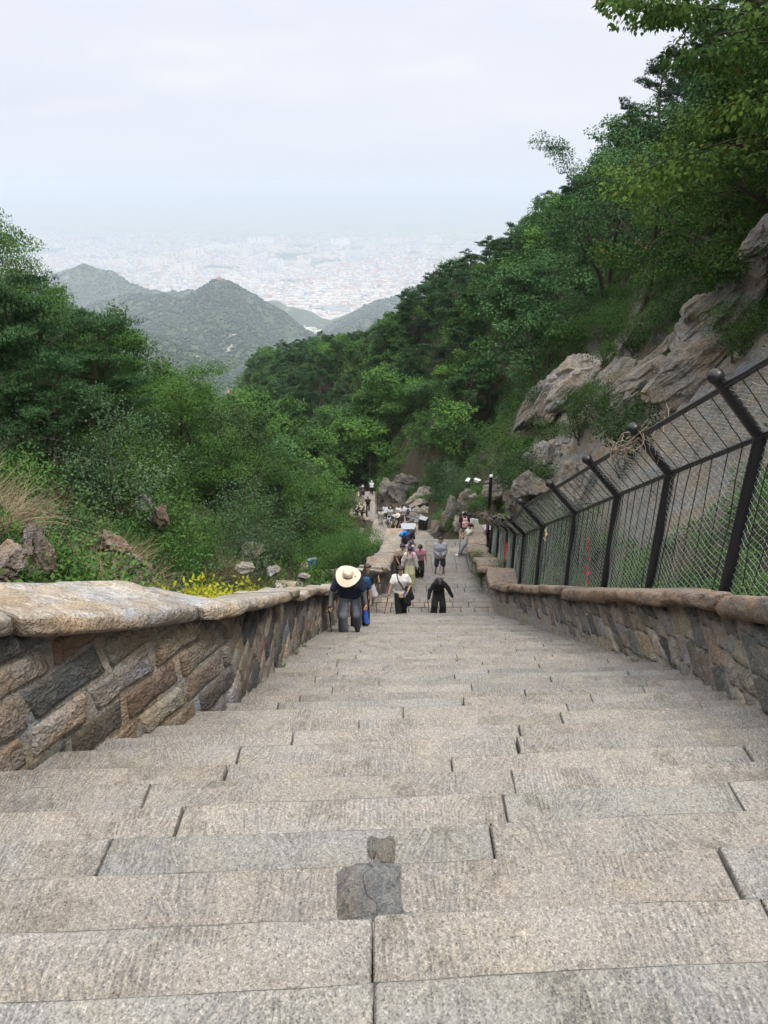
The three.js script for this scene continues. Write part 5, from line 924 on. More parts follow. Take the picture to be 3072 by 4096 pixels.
function shapes(o) {                                                   // geometry of one pose; local axes: +z the way the person faces, +x their left
  const key = JSON.stringify(o); if (shapeCache.has(key)) return shapeCache.get(key);
  const cell = o.cell, hipY = o.hip ?? 0.93, lean = o.lean ?? 0, hz = o.hipZ ?? -0.06 * Math.sin(lean) * 3, roll = o.roll ?? 0;
  const up = v3(Math.sin(roll), Math.cos(lean), Math.sin(lean)).normalize(), H = v3(o.hipX ?? 0, hipY, hz), P = (k, x = 0, z = 0) => { const f = v3(0, -up.z, up.y); return H.clone().addScaledVector(up, k).add(v3(x, 0, 0)).addScaledVector(f, z); };
  const hp = lean + (o.nod ?? 0), hy = o.look ?? 0, hu = v3(Math.sin(roll) * 0.6, Math.cos(hp), Math.sin(hp)).normalize(), hf = v3(Math.sin(hy) * Math.abs(Math.cos(hp)), -Math.sin(hp), Math.cos(hp) * Math.cos(hy)).normalize(); hf.addScaledVector(hu, -hf.dot(hu)).normalize(); const hs = v3().crossVectors(hu, hf);
  const neck = P(0.50), hd = neck.clone().addScaledVector(hu, 0.165), HP = (x, y, z) => hd.clone().addScaledVector(hs, x).addScaledVector(hu, y).addScaledVector(hf, z);
  const w = o.w ?? 1, feet = o.feet ?? [[-0.1, 0, 0.02], [0.1, 0, 0]], arms = [], legs = [];
  const b = [], skinOut = [];
  for (const k of [0, 1]) {
    const sg = k ? 1 : -1, hipJ = P(-0.02, sg * 0.085 * w), [fx, fy, fz] = feet[k], ank = v3(fx, fy + 0.085, fz), [knee, an] = ik(hipJ, ank, 0.44, 0.43, v3(sg * 0.12, 0, 1)); legs.push([hipJ, knee, an, fx, fy, fz]);
    const sh = P(0.455, sg * 0.172 * w, 0.0), hand = v3(...(o.hands ?? [[-0.27, 0.78, 0.06], [0.27, 0.78, 0.06]])[k]), [el, wr] = ik(sh, hand, 0.285, 0.255, v3(sg * 0.75, -0.25, -0.8)); arms.push([sh, el, wr]);
  }
  // body
  b.push(bone(P(0, -0.075 * w), P(0, 0.075 * w), 0.105 * w), bone(P(0.05), P(0.22), 0.112 * w, 0.105 * w), bone(P(0.34, -0.085 * w, 0.015), P(0.34, 0.085 * w, 0.015), 0.105 * w), bone(P(0.44, -0.14 * w), P(0.44, 0.14 * w), 0.06), bone(P(0.45), neck.clone().addScaledVector(hu, 0.07), 0.052, 0.05));
  b.push(bone(HP(0, 0.03, -0.012), HP(0, 0.04, 0.0), 0.092, 0.09), bone(HP(0, -0.02, 0.02), HP(0, -0.065, 0.035), 0.074, 0.05), bone(HP(0, 0.0, 0.088), HP(0, -0.022, 0.104), 0.010, 0.014, 0.012), bone(HP(-0.088, -0.005, -0.005), HP(-0.088, 0.025, -0.012), 0.016, 0.018, 0.01), bone(HP(0.088, -0.005, -0.005), HP(0.088, 0.025, -0.012), 0.016, 0.018, 0.01));
  for (const [sh, el, wr] of arms) b.push(bone(sh, el, 0.052, 0.041), bone(el, wr, 0.041, 0.027));
  for (const [hp, kn, an] of legs) b.push(bone(hp, kn, 0.085, 0.057), bone(kn, an, 0.057, 0.038));
  const body = [netMesh(b, cell)];
  // hands: a palm, four unequal bent fingers and a thumb
  arms.forEach(([sh, el, wr], k) => {
    const d = wr.clone().sub(el).normalize(), grip = (o.grip ?? [0.35, 0.35])[k], sg = k ? 1 : -1, down = o.gripDown?.[k];
    if (down) d.lerp(v3(0, -0.35, 0.7), 0.6).normalize();
    const side = v3(0, 0, 1).addScaledVector(d, -d.z).normalize(); if (Math.abs(d.z) > 0.8) side.set(-sg, 0, 0).addScaledVector(d, sg * d.x).normalize();
    const pal = v3().crossVectors(d, side).multiplyScalar(-sg).normalize(); if (pal.x * sg > 0) pal.negate();
    const Q = (a, s, p) => wr.clone().addScaledVector(d, a).addScaledVector(side, s).addScaledVector(pal, p), hb = [bone(wr.clone().addScaledVector(d, -0.03), Q(0.02, 0, 0), 0.026, 0.024, 0.012), bone(Q(0.03, -0.02, 0), Q(0.085, -0.026, 0), 0.016, 0.013, 0.012), bone(Q(0.03, 0.02, 0), Q(0.088, 0.022, 0), 0.016, 0.013, 0.012), bone(Q(0.03, 0, 0), Q(0.09, 0, 0), 0.016, 0.013, 0.012)];
    [[0.030, 0.068], [0.010, 0.078], [-0.011, 0.073], [-0.030, 0.056]].forEach(([s, L]) => { let p = Q(0.088, s * 0.95, 0), a = 0; for (let j = 0; j < 3; j++) { a += grip * (j ? 1.05 : 0.7); const q = p.clone().addScaledVector(d, Math.cos(a) * L * [0.45, 0.32, 0.25][j]).addScaledVector(pal, Math.sin(a) * L * [0.45, 0.32, 0.25][j]); hb.push(bone(p, q, 0.0095 - j * 0.001, 0.0088 - j * 0.001, 0.004)); p = q; } });
    let p = Q(0.03, 0.028, 0.006); for (let j = 0; j < 2; j++) { const q = p.clone().addScaledVector(side, 0.024 - j * 0.012).addScaledVector(d, 0.026).addScaledVector(pal, 0.008 + grip * 0.018); hb.push(bone(p, q, 0.0115 - j * 0.001, 0.0105 - j * 0.001, 0.006)); p = q; }
    body.push(netMesh(hb, o.cell < 0.02 ? 0.0075 : 0.011));
  });
  const out = { body: mergeGeometries(body), hd, hu, hf, hs, HP, arms, legs, P, up };
  // shirt
  const f = 0.016 + (o.loose ?? 0), len = o.shirtLen ?? 0.02, sb = [bone(P(len, -0.07 * w), P(len, 0.07 * w), 0.118 * w + f, 0.118 * w + f), bone(P(0.12, -0.05 * w), P(0.12, 0.05 * w), 0.105 * w + f), bone(P(0.24, -0.06 * w), P(0.24, 0.06 * w), 0.106 * w + f), bone(P(0.34, -0.088 * w, 0.015), P(0.34, 0.088 * w, 0.015), 0.106 * w + f), bone(P(0.44, -0.13 * w), P(0.44, 0.13 * w), 0.066 + f * 0.7)];
  const cov = o.sleeve ?? 0.62;
  if (cov > 0) for (const [sh, el, wr] of arms) { const q = sh.clone().lerp(el, Math.min(1, cov)); sb.push(bone(sh, q, 0.064 + f * 0.6, 0.062 + f * 0.7)); if (cov > 1) sb.push(bone(el, el.clone().lerp(wr, Math.min(0.97, cov - 1)), 0.056 + f * 0.6, 0.046 + f * 0.5)); }
  if (o.collar) sb.push(bone(P(0.47), P(0.51), 0.075, 0.07));
  out.shirt = netMesh(sb, cell, (x, y, z, d) => d + (o.crease ?? 0.010) * noise3(x * 17, y * 14 + x * 6, z * 17) + 0.008 * ridged(y * 8 + x * 9, x * 4 - y * 3, z * 8, 2));
  // trousers or shorts
  const g = o.wide ?? 0, tb = [bone(P(0.02, -0.07 * w), P(0.02, 0.07 * w), 0.118 * w, 0.118 * w), bone(P(-0.03, -0.07 * w), P(-0.03, 0.07 * w), 0.115 * w)];
  for (const [hj, kn, an] of legs) { tb.push(bone(hj, kn, 0.102, 0.078 + g)); if (o.shorts) tb.push(bone(hj, hj.clone().lerp(kn, 0.9), 0.11, 0.105)); else tb.push(bone(kn, an.clone().lerp(kn, 0.04), 0.076 + g, 0.066 + g * 1.6)); }
  out.trousers = netMesh(tb, cell, (x, y, z, d) => Math.max(d + 0.009 * noise3(x * 15, y * 11 + z * 7, z * 15), 0)  < 0 ? d : d + 0.009 * noise3(x * 15, y * 11 + z * 7, z * 15));
  // shoes
  out.shoes = legs.map(([hj, kn, an, fx, fy, fz], k) => { const ty = (o.toes ?? [0.12, 0.12])[k] * (k ? 1 : -1), s = Math.sin(ty), c = Math.cos(ty), A = (z, x, y) => v3(fx + s * z + x, fy + y, fz + c * z); return netMesh([bone(A(-0.055, 0, 0.035), A(0.06, 0, 0.035), 0.042, 0.045), bone(A(0.06, 0.012, 0.03), A(0.155, 0.008, 0.03), 0.043, 0.034), bone(A(0.06, -0.014, 0.03), A(0.14, -0.012, 0.03), 0.038, 0.03), bone(A(-0.03, 0, 0.05), A(-0.02, 0, 0.105), 0.044, 0.045)], Math.min(cell, 0.02), (x, y, z, d) => Math.max(d, fy + 0.002 - y)); });
  // hair
  const st = o.hair ?? 'short';
  if (st !== 'none') {
    const hb = [bone(HP(0, 0.045, -0.022), HP(0, 0.05, 0.002), 0.104, 0.100, 0.02)];
    if (st === 'mop') hb.push(bone(HP(-0.05, 0.08, 0.05), HP(0.05, 0.08, 0.055), 0.052, 0.052), bone(HP(-0.08, 0.05, 0), HP(-0.08, 0.0, -0.02), 0.035, 0.025), bone(HP(0.08, 0.05, 0), HP(0.08, 0.0, -0.02), 0.035, 0.025));
    if (st === 'bun') hb.push(bone(HP(0, 0.10, -0.09), HP(0, 0.10, -0.10), 0.045, 0.04));
    if (st === 'pony') hb.push(bone(HP(0, 0.06, -0.11), HP(0, 0.02, -0.15), 0.035, 0.035), bone(HP(0, 0.02, -0.15), HP(0, -0.16, -0.14), 0.036, 0.018));
    if (st === 'long') { for (const x of [-0.075, 0.075]) hb.push(bone(HP(x, 0.03, 0.0), HP(x * 1.25, -0.12, 0.05), 0.05, 0.055), bone(HP(x * 1.25, -0.12, 0.05), HP(x * 1.1, -0.42, 0.12), 0.055, 0.03)); hb.push(bone(HP(0, 0.0, -0.06), HP(0, -0.22, -0.09), 0.085, 0.09), bone(HP(-0.03, 0.09, 0.06), HP(0.03, 0.09, 0.06), 0.05)); }
    const e = v3();
    out.hair = netMesh(hb, Math.min(cell, 0.014), (x, y, z, d) => { e.set(x, y, z).sub(hd); const F = e.dot(hf), U = e.dot(hu), face = Math.min(F - 0.028, 0.064 - U, 1); const low = st === 'short' || st === 'mop' || st === 'bun' ? -0.055 - U : -9; const ff = st === 'long' ? Math.min(face, 0.055 - Math.abs(e.dot(hs))) : face; return Math.max(d, ff, low); });
  }
  out.eyes = mergeGeometries([-0.033, 0.033].map((x) => { const q = HP(x, 0.008, 0.083); return new THREE.SphereGeometry(0.011, 8, 6).scale(1.3, 0.7, 0.7).translate(q.x, q.y, q.z); }));
  const mq = HP(0, -0.058, 0.086); out.mouth = new THREE.SphereGeometry(0.014, 8, 6).scale(1.6, 0.45, 0.6).translate(mq.x, mq.y, mq.z);
  shapeCache.set(key, out); return out;
}
const eyeMat = fabric([0.02, 0.015, 0.012], 0.4), lipMat = fabric([0.32, 0.12, 0.10], 0.5);
function treadY(D) {
  if (D < 19.1) { for (const [f, y] of nosings) if (f >= D) return y; }
  return pathY(D) - (D < 20 ? 0.12 : 0.04);
}
const basis = (X, Y, Z) => new THREE.Matrix4().makeBasis(X, Y, Z);
function person(label, u, D, pose, look, o = {}) {
  const sh = shapes({ cell: o.cell ?? 0.017, ...pose }), t = thing('person', label, 'person');
  const y0 = o.y ?? treadY(D), x = o.x ?? (() => { for (let v = 900; v < 1600; v += 1) { const p = at(u, v, D); if (p.y < y0) return p.x; } return at(u, 1200, D).x; })();
  t.position.set(x, y0 + 0.004, -D); t.rotation.y = o.yaw ?? 0; t.scale.setScalar(o.h ? o.h / 1.7 : 1);
  const bd = part('body', sh.body, skinMat, t); part('eyes', sh.eyes, eyeMat, bd); part('mouth', sh.mouth, lipMat, bd);
  part('shirt', sh.shirt, fabric(look.shirt), t); part(pose.shorts ? 'shorts' : 'trousers', sh.trousers, fabric(look.trousers), t);
  sh.shoes.forEach((s) => part('shoe', s, fabric(look.shoe ?? [0.03, 0.03, 0.03], 0.6), t));
  if (sh.hair) part('hair', sh.hair, fabric(look.hair ?? HAIR, 0.5), t);
  if (look.sleeves) part('arm_sleeve', mergeGeometries(sh.arms.map(([a, e, w]) => netMesh([bone(a.clone().lerp(e, 0.45), e, 0.056, 0.050), bone(e, w, 0.049, 0.034)], 0.014))), fabric(look.sleeves), t);
  if (look.gloves) part('glove', netMesh([bone(sh.arms[1][1].clone().lerp(sh.arms[1][2], 0.92), sh.arms[1][2].clone().add(sh.arms[1][2].clone().sub(sh.arms[1][1]).setLength(0.09)), 0.034, 0.038)], 0.012), fabric(look.gloves), t);
  const onHead = (g, y, z, tilt = 0) => { const m = basis(sh.hs, sh.hu, sh.hf); if (tilt) m.multiply(new THREE.Matrix4().makeRotationX(tilt)); g.applyMatrix4(m); const q = sh.HP(0, y, z); g.translate(q.x, q.y, q.z); return g; };
  if (look.hat === 'brim') {
    const R = look.brim ?? 0.29, prof = [[0.001, 0.125], [0.05, 0.122], [0.085, 0.108], [0.098, 0.07], [0.104, 0.012], [0.112, 0.0], [R * 0.6, -0.012], [R * 0.9, -0.034], [R, -0.045], [R, -0.050], [R * 0.6, -0.018], [0.1, -0.006]].map(([a, c]) => new THREE.Vector2(a, c));
    const g = new THREE.LatheGeometry(prof, 40), p = g.attributes.position; for (let i = 0; i < p.count; i++) { const a = p.getX(i), c = p.getZ(i), r = Math.hypot(a, c), an = Math.atan2(c, a); p.setY(i, p.getY(i) + (r > 0.12 ? Math.sin(an * 2 + 0.6) * 0.05 * (r - 0.11) / 0.18 : noise3(a * 30, c * 30, 3) * 0.014 - (Math.abs(a) < 0.05 && r < 0.07 ? 0.018 : 0))); p.setZ(i, c * 1.08); } g.computeVertexNormals();
    const hat = part('hat', onHead(g, 0.055, -0.005, look.hatTilt ?? 0), fabric(look.hatC), t);
    if (look.band) part('hat_band', onHead(new THREE.CylinderGeometry(0.107, 0.111, 0.028, 30, 1, true, -0.9, 1.8).scale(1, 1, 1.08), 0.073, -0.002, look.hatTilt ?? 0), M.rubber, hat);
    if (look.band) part('cord_stop', onHead(new THREE.SphereGeometry(0.013, 10, 8).translate(0.135, 0.012, 0.05), 0.06, 0, look.hatTilt ?? 0), M.rubber, hat);
  }
  if (look.hat === 'cap') { const dome = new THREE.SphereGeometry(0.108, 20, 10, 0, 6.3, 0, 1.62).scale(1, 0.95, 1.06), cap = part('cap', onHead(dome, 0.045, -0.01), fabric(look.hatC), t); part('visor', onHead(new THREE.CylinderGeometry(0.11, 0.12, 0.012, 20, 1, false, -0.95, 1.9).scale(0.95, 1, 1.35).translate(0, 0, 0.045), 0.045, 0.0, 0.12), fabric(look.visorC ?? look.hatC), cap); }
  if (look.hat === 'bucket') part('hat', onHead(new THREE.LatheGeometry([[0.001, 0.11], [0.08, 0.105], [0.1, 0.06], [0.112, 0.0], [0.165, -0.05], [0.16, -0.052], [0.1, -0.005]].map(([a, c]) => new THREE.Vector2(a, c)), 26), 0.05, -0.005), fabric(look.hatC), t);
  if (look.glasses) part('glasses', mergeGeometries([...[-0.034, 0.034].map((x) => onHead(new THREE.TorusGeometry(0.024, 0.003, 6, 18).translate(x, 0, 0), 0.008, 0.102)), onHead(new THREE.CylinderGeometry(0.002, 0.002, 0.03, 6).rotateZ(Math.PI / 2), 0.01, 0.104)]), fabric([0.25, 0.22, 0.2], 0.3), bd);
  if (look.strap) part('bag_strap', tubeGeo([sh.P(0.49, 0.09 * look.strap, -0.09), sh.P(0.53, 0.105 * look.strap, 0.0), sh.P(0.42, 0.06 * look.strap, 0.14), sh.P(0.25, -0.03 * look.strap, 0.15), sh.P(0.08, -0.11 * look.strap, 0.13)], 0.018, 6), M.rubber, t);
  if (look.inner) part('inner_shirt', netMesh([bone(sh.P(0.08, -0.02, 0.05), sh.P(0.42, -0.02, 0.055), 0.095, 0.075), bone(sh.P(0.08, 0.02, 0.05), sh.P(0.42, 0.02, 0.055), 0.095, 0.075)], 0.014), fabric(look.inner), t);
  t.updateMatrixWorld(true); const world = (p) => p.clone().applyMatrix4(t.matrixWorld);
  return { t, sh, world, hand: (k) => world(sh.arms[k][2].clone().add(sh.arms[k][2].clone().sub(sh.arms[k][1]).setLength(0.075))) };
}
function stick(top, foot, col, label, o = {}) {
  const t = thing('walking_stick', label, 'walking stick'), up = top.clone().sub(foot).normalize(), T = top.clone().addScaledVector(up, o.over ?? 0.05), L = foot.distanceTo(T);
  part('shaft', tubeGeo([foot, foot.clone().addScaledVector(up, L * 0.42), foot.clone().addScaledVector(up, L * 0.42 + 0.001), T], [0.010, 0.011, 0.014, 0.015], 8), fabric(col, 0.35), t);
  if (!o.plain) { part('grip', tubeGeo([T.clone().addScaledVector(up, -0.15), T, T.clone().add(v3(0.05, 0.025, 0.02))], [0.017, 0.018, 0.014], 8), M.rubber, t); part('wrist_loop', new THREE.TorusGeometry(0.06, 0.006, 6, 18).scale(0.55, 1, 1).translate(T.x - 0.05, T.y - 0.07, T.z), M.rubber, t); }
  part('tip', tubeGeo([foot, foot.clone().addScaledVector(up, 0.05)], [0.014, 0.012], 8), M.rubber, t);
}
function backpack(p, col, label, o = {}) {
  const P = (k, x, z) => p.world(p.sh.P(k, x, z)), s = o.s ?? 1, g = netMesh([bone(p.sh.P(0.08, -0.07 * s, -0.2), p.sh.P(0.08, 0.07 * s, -0.2), 0.085 * s), bone(p.sh.P(0.25, -0.075 * s, -0.215), p.sh.P(0.25, 0.075 * s, -0.215), 0.09 * s), bone(p.sh.P(0.41, -0.045 * s, -0.18), p.sh.P(0.41, 0.045 * s, -0.18), 0.075 * s)], 0.02).applyMatrix4(p.t.matrixWorld);
  const t = thing('backpack', label, 'backpack'); part('bag', g, fabric(col, 0.6), t);
  part('pocket', netMesh([bone(p.sh.P(0.08, -0.05 * s, -0.285 * Math.sqrt(s)), p.sh.P(0.08, 0.05 * s, -0.285 * Math.sqrt(s)), 0.05 * s), bone(p.sh.P(0.17, -0.05 * s, -0.29 * Math.sqrt(s)), p.sh.P(0.17, 0.05 * s, -0.29 * Math.sqrt(s)), 0.045 * s)], 0.02).applyMatrix4(p.t.matrixWorld), fabric(vary(col, 0.2), 0.6), t);
  for (const x of [-1, 1]) part('strap', tubeGeo([P(0.45, x * 0.085, -0.14), P(0.535, x * 0.1, -0.02), P(0.47, x * 0.105, 0.11), P(0.3, x * 0.115, 0.142), P(0.14, x * 0.145, 0.03), P(0.1, x * 0.12, -0.14)], 0.019, 6), fabric(o.strap ?? col, 0.7), t);
}
const WHITE = [0.72, 0.71, 0.70], BLACK = [0.014, 0.014, 0.017], NAVY = [0.012, 0.02, 0.045], GREY = [0.16, 0.17, 0.19], LIGHT = [0.5, 0.51, 0.53];
// the walkers in front
{
  const p = person('climber bent under a very wide beige sun hat, navy shirt and grey trousers', 757, 12.15, { hip: 0.9, lean: 0.45, nod: 0.35, w: 1.16, feet: [[-0.13, 0.0, 0.05], [0.13, 0.0, -0.16]], hands: [[-0.36, 0.86, 0.34], [0.34, 0.72, 0.18]], grip: [0.8, 0.8], sleeve: 0.75, loose: 0.012, wide: 0.02, hair: 'short' }, { shirt: NAVY, trousers: [0.125, 0.14, 0.165], sleeves: [0.13, 0.125, 0.13], shoe: [0.015, 0.015, 0.015], hat: 'brim', hatC: [0.62, 0.49, 0.38], brim: 0.235, hatTilt: -0.42, band: true }, { h: 1.74 });
  stick(p.hand(0), at(716, 1364, 11.9).setY(treadY(11.9)), [0.015, 0.015, 0.015], 'black walking stick held by the climber in the wide hat');
  const h = p.hand(1), b = thing('water_bottle', 'blue water bottle hanging from the hand of the climber in the wide hat', 'bottle'), blue = new THREE.MeshPhysicalMaterial({ color: new THREE.Color(0.08, 0.25, 0.85), roughness: 0.12, transmission: 0.55, thickness: 0.05, ior: 1.3 });
  b.position.copy(h).add(v3(0.0, -0.36, 0.02)); b.rotation.z = 0.08;
  part('flask', new THREE.LatheGeometry([[0.001, 0], [0.042, 0.003], [0.046, 0.02], [0.044, 0.09], [0.046, 0.17], [0.038, 0.215], [0.028, 0.225]].map(([a, c]) => new THREE.Vector2(a, c)), 24), blue, b);
  part('cap', new THREE.LatheGeometry([[0.001, 0.30], [0.012, 0.298], [0.014, 0.275], [0.034, 0.265], [0.038, 0.225], [0.03, 0.222]].map(([a, c]) => new THREE.Vector2(a, c)), 20), fabric([0.01, 0.06, 0.55], 0.35), b);
  part('carry_loop', new THREE.TorusGeometry(0.03, 0.005, 6, 16).translate(0, 0.315, 0), fabric(LIGHT), b);
  topMesh('towel', netMesh([bone(p.world(p.sh.P(0.02, 0.14, 0.1)), p.world(p.sh.P(-0.16, 0.16, 0.12)), 0.03, 0.02), bone(p.world(p.sh.P(0.0, 0.17, 0.04)), p.world(p.sh.P(-0.1, 0.18, 0.06)), 0.028, 0.02)], 0.012), fabric([0.62, 0.62, 0.08]), 'yellow towel tucked at the waist of the climber in the wide hat', 'towel');
}
person('person in blue shirt and black trousers, half hidden behind the wide hat', 778, 13.5, { hip: 0.9, lean: 0.4, nod: 0.3, feet: [[-0.1, 0.0, 0.1], [0.12, 0, -0.1]], hands: [[-0.46, 0.82, 0.2], [0.25, 0.75, 0.1]], wide: 0.02, hair: 'mop' }, { shirt: [0.01, 0.05, 0.13], trousers: BLACK });
{
  const p = person('young man in dark T-shirt and pale grey trousers striding, with a black glove', 796, 19.5, { hip: 0.87, lean: 0.42, nod: -0.42, look: 0.2, roll: -0.1, feet: [[-0.16, 0.0, 0.02], [0.2, 0.1, -0.28]], hands: [[-0.25, 0.75, 0.15], [0.34, 0.86, 0.12]], grip: [0.5, 0.9], wide: 0.032, hair: 'mop', loose: 0.015 }, { shirt: [0.022, 0.024, 0.03], trousers: [0.5, 0.5, 0.53], shoe: [0.55, 0.57, 0.52], gloves: BLACK, hair: [0.03, 0.018, 0.012] }, { yaw: 0.35, h: 1.72 });
  backpack(p, BLACK, 'black backpack of the young man with pale grey trousers', { s: 0.9 });
}
{
  const p = person('young man in white T-shirt and black trousers with red shoes, looking aside', 864, 18.6, { hip: 0.93, lean: 0.2, nod: -0.2, look: 0.5, feet: [[-0.04, 0, 0.22], [0.12, -0.02, -0.1]], hands: [[-0.34, 0.88, 0.22], [0.2, 0.98, 0.22]], grip: [0.85, 0.7], hair: 'mop', loose: 0.016, shirtLen: -0.06, wide: 0.012, toes: [0.1, 0.3] }, { shirt: WHITE, trousers: BLACK, shoe: [0.55, 0.02, 0.035], strap: -1 }, { h: 1.78 });
  stick(p.hand(0), at(830.5, 1320, 18.45).setY(treadY(18.45)), [0.10, 0.06, 0.05], 'brown telescopic walking stick of the man in the white T-shirt');
  topMesh('jacket', netMesh([bone(p.world(v3(0.2, 1.05, 0.12)), p.world(v3(0.24, 0.5, 0.1)), 0.06, 0.09), bone(p.world(v3(0.26, 1.06, 0.06)), p.world(v3(0.33, 0.66, 0.02)), 0.06, 0.09), bone(p.world(v3(0.18, 1.0, 0.18)), p.world(v3(0.14, 0.62, 0.16)), 0.05, 0.07)], 0.016, (x, y, z, d) => d + 0.02 * noise3(x * 14, y * 5, z * 14)), fabric(BLACK), 'black jacket draped over the arm of the man in the white T-shirt', 'jacket');
  const h = p.hand(1), b = thing('water_bottle', 'clear bottle with blue cap in the hand of the man in the white T-shirt', 'bottle'); b.position.copy(h).add(v3(-0.05, -0.08, 0.05));
  part('flask', new THREE.LatheGeometry([[0.001, 0], [0.032, 0.004], [0.033, 0.11], [0.018, 0.135]].map(([a, c]) => new THREE.Vector2(a, c)), 18), fabric([0.3, 0.36, 0.42], 0.15), b); part('cap', new THREE.CylinderGeometry(0.03, 0.03, 0.05, 16).translate(0, 0.15, 0), fabric([0.01, 0.1, 0.6], 0.3), b);
  topMesh('pouch', netMesh([bone(p.world(v3(0.0, 0.93, 0.26)), p.world(v3(0.1, 0.96, 0.26)), 0.055, 0.05), bone(p.world(v3(0.0, 0.86, 0.27)), p.world(v3(0.06, 0.86, 0.27)), 0.055, 0.05)], 0.014), fabric([0.5, 0.36, 0.25]), 'beige belt pouch in front of the white T-shirt', 'pouch');
}
{
  const p = person('woman all in black with long black hair falling over her bowed face', 946, 18.9, { hip: 0.91, lean: 0.48, nod: 0.5, w: 0.92, feet: [[-0.16, 0, 0.12], [0.15, 0, 0.02]], hands: [[-0.34, 0.83, 0.22], [0.46, 0.78, 0.16]], grip: [0.8, 0.3], sleeve: 1.95, wide: 0.03, hair: 'long' }, { shirt: [0.012, 0.012, 0.014], trousers: [0.014, 0.014, 0.017], shoe: [0.02, 0.02, 0.02] }, { h: 1.64 });
  stick(p.hand(0), at(926, 1326, 18.7).setY(treadY(18.7)), [0.22, 0.16, 0.15], 'metal walking stick of the woman all in black');
  backpack(p, BLACK, 'black backpack of the woman all in black', { s: 0.95 });
  const q = p.world(p.sh.P(0.35, 0.14, -0.22)), b = thing('water_bottle', 'clear bottle with red cap sticking out of the black backpack', 'bottle'); b.position.copy(q);
  part('flask', new THREE.LatheGeometry([[0.001, 0], [0.03, 0.004], [0.031, 0.15], [0.014, 0.18]].map(([a, c]) => new THREE.Vector2(a, c)), 16), fabric([0.6, 0.6, 0.62], 0.15), b); part('cap', new THREE.CylinderGeometry(0.02, 0.02, 0.035, 14).translate(0, 0.19, 0), fabric([0.6, 0.02, 0.06], 0.4), b);
}
{
  const p = person('woman in white hooded jacket and pale yellow trousers looking down', 884, 24.4, { hip: 0.92, lean: 0.28, nod: 0.0, w: 0.95, feet: [[-0.08, 0, 0.04], [0.13, 0.0, 0.16]], hands: [[-0.3, 0.82, 0.1], [0.33, 0.74, 0.14]], sleeve: 1.97, wide: 0.03, loose: 0.02, hair: 'bun', shirtLen: -0.02, collar: 1 }, { shirt: [0.68, 0.66, 0.63], trousers: [0.60, 0.59, 0.34], shoe: [0.6, 0.6, 0.58] }, { h: 1.66 });
  backpack(p, [0.5, 0.02, 0.06], 'red backpack with red straps over the white jacket', { s: 0.85 });
}
{
  const p = person('man in beige T-shirt with black cross bag, leaning beside the wall', 851, 25.6, { hip: 0.9, lean: 0.42, nod: -0.25, look: 0.25, roll: 0.05, hands: [[-0.12, 0.88, 0.3], [0.3, 0.82, 0.12]], grip: [0.8, 0.4], loose: 0.022, hair: 'mop', feet: [[-0.12, 0, 0.12], [0.1, 0, -0.1]], wide: 0.02 }, { shirt: [0.46, 0.36, 0.27], trousers: BLACK, strap: 1 }, { h: 1.76, x: 0.72 });
  stick(p.hand(0), p.hand(0).add(v3(0.02, -0.9, 0.12)), [0.7, 0.7, 0.7], 'white walking stick of the man in the beige T-shirt');
  topMesh('cross_bag', netMesh([bone(p.world(p.sh.P(0.1, -0.08, 0.17)), p.world(p.sh.P(0.1, 0.06, 0.17)), 0.07), bone(p.world(p.sh.P(0.0, -0.06, 0.18)), p.world(p.sh.P(0.0, 0.05, 0.18)), 0.07)], 0.016), fabric([0.014, 0.014, 0.016]), 'black cross bag hanging on the beige T-shirt', 'bag');
}
{
  const p = person('woman in pink T-shirt and black trousers looking at the steps', 906, 26.0, { hip: 0.92, lean: 0.25, nod: 0.15, w: 0.95, hands: [[-0.22, 0.85, 0.1], [0.3, 0.78, 0.1]], feet: [[-0.1, 0, 0.05], [0.1, 0, 0.0]], hair: 'bun', wide: 0.02 }, { shirt: [0.48, 0.22, 0.29], trousers: BLACK, shoe: BLACK }, { h: 1.62 });
  topMesh('phone', new THREE.BoxGeometry(0.075, 0.15, 0.012).rotateX(-0.4).translate(...p.hand(1).add(v3(-0.03, -0.02, 0.03)).toArray()), fabric([0.35, 0.33, 0.34], 0.3), 'phone in the hand of the woman in the pink T-shirt', 'phone');
}
{
  const p = person('man standing in open grey jacket, black shirt and dark shorts, both hands on a stick', 949, 27.35, { hip: 0.92, lean: 0.04, nod: -0.2, w: 1.1, look: -0.15, hands: [[-0.06, 1.0, 0.27], [0.07, 1.0, 0.27]], grip: [0.9, 0.9], sleeve: 1.7, loose: 0.04, shorts: true, hair: 'short', feet: [[-0.17, 0, 0], [0.17, 0, 0]], collar: 1, shirtLen: -0.04 }, { shirt: [0.30, 0.32, 0.36], inner: [0.014, 0.014, 0.016], trousers: [0.025, 0.028, 0.04], shoe: [0.04, 0.04, 0.04], glasses: true }, { h: 1.76 });
  stick(p.hand(0).lerp(p.hand(1), 0.5), p.hand(0).lerp(p.hand(1), 0.5).setY(treadY(27.35) + 0.01).add(v3(-0.02, 0, 0.06)), [0.02, 0.02, 0.02], 'black walking stick under both hands of the man in the grey jacket', { over: 0.02 });
  backpack(p, BLACK, 'black backpack of the man in the grey jacket', { s: 0.9 });
}
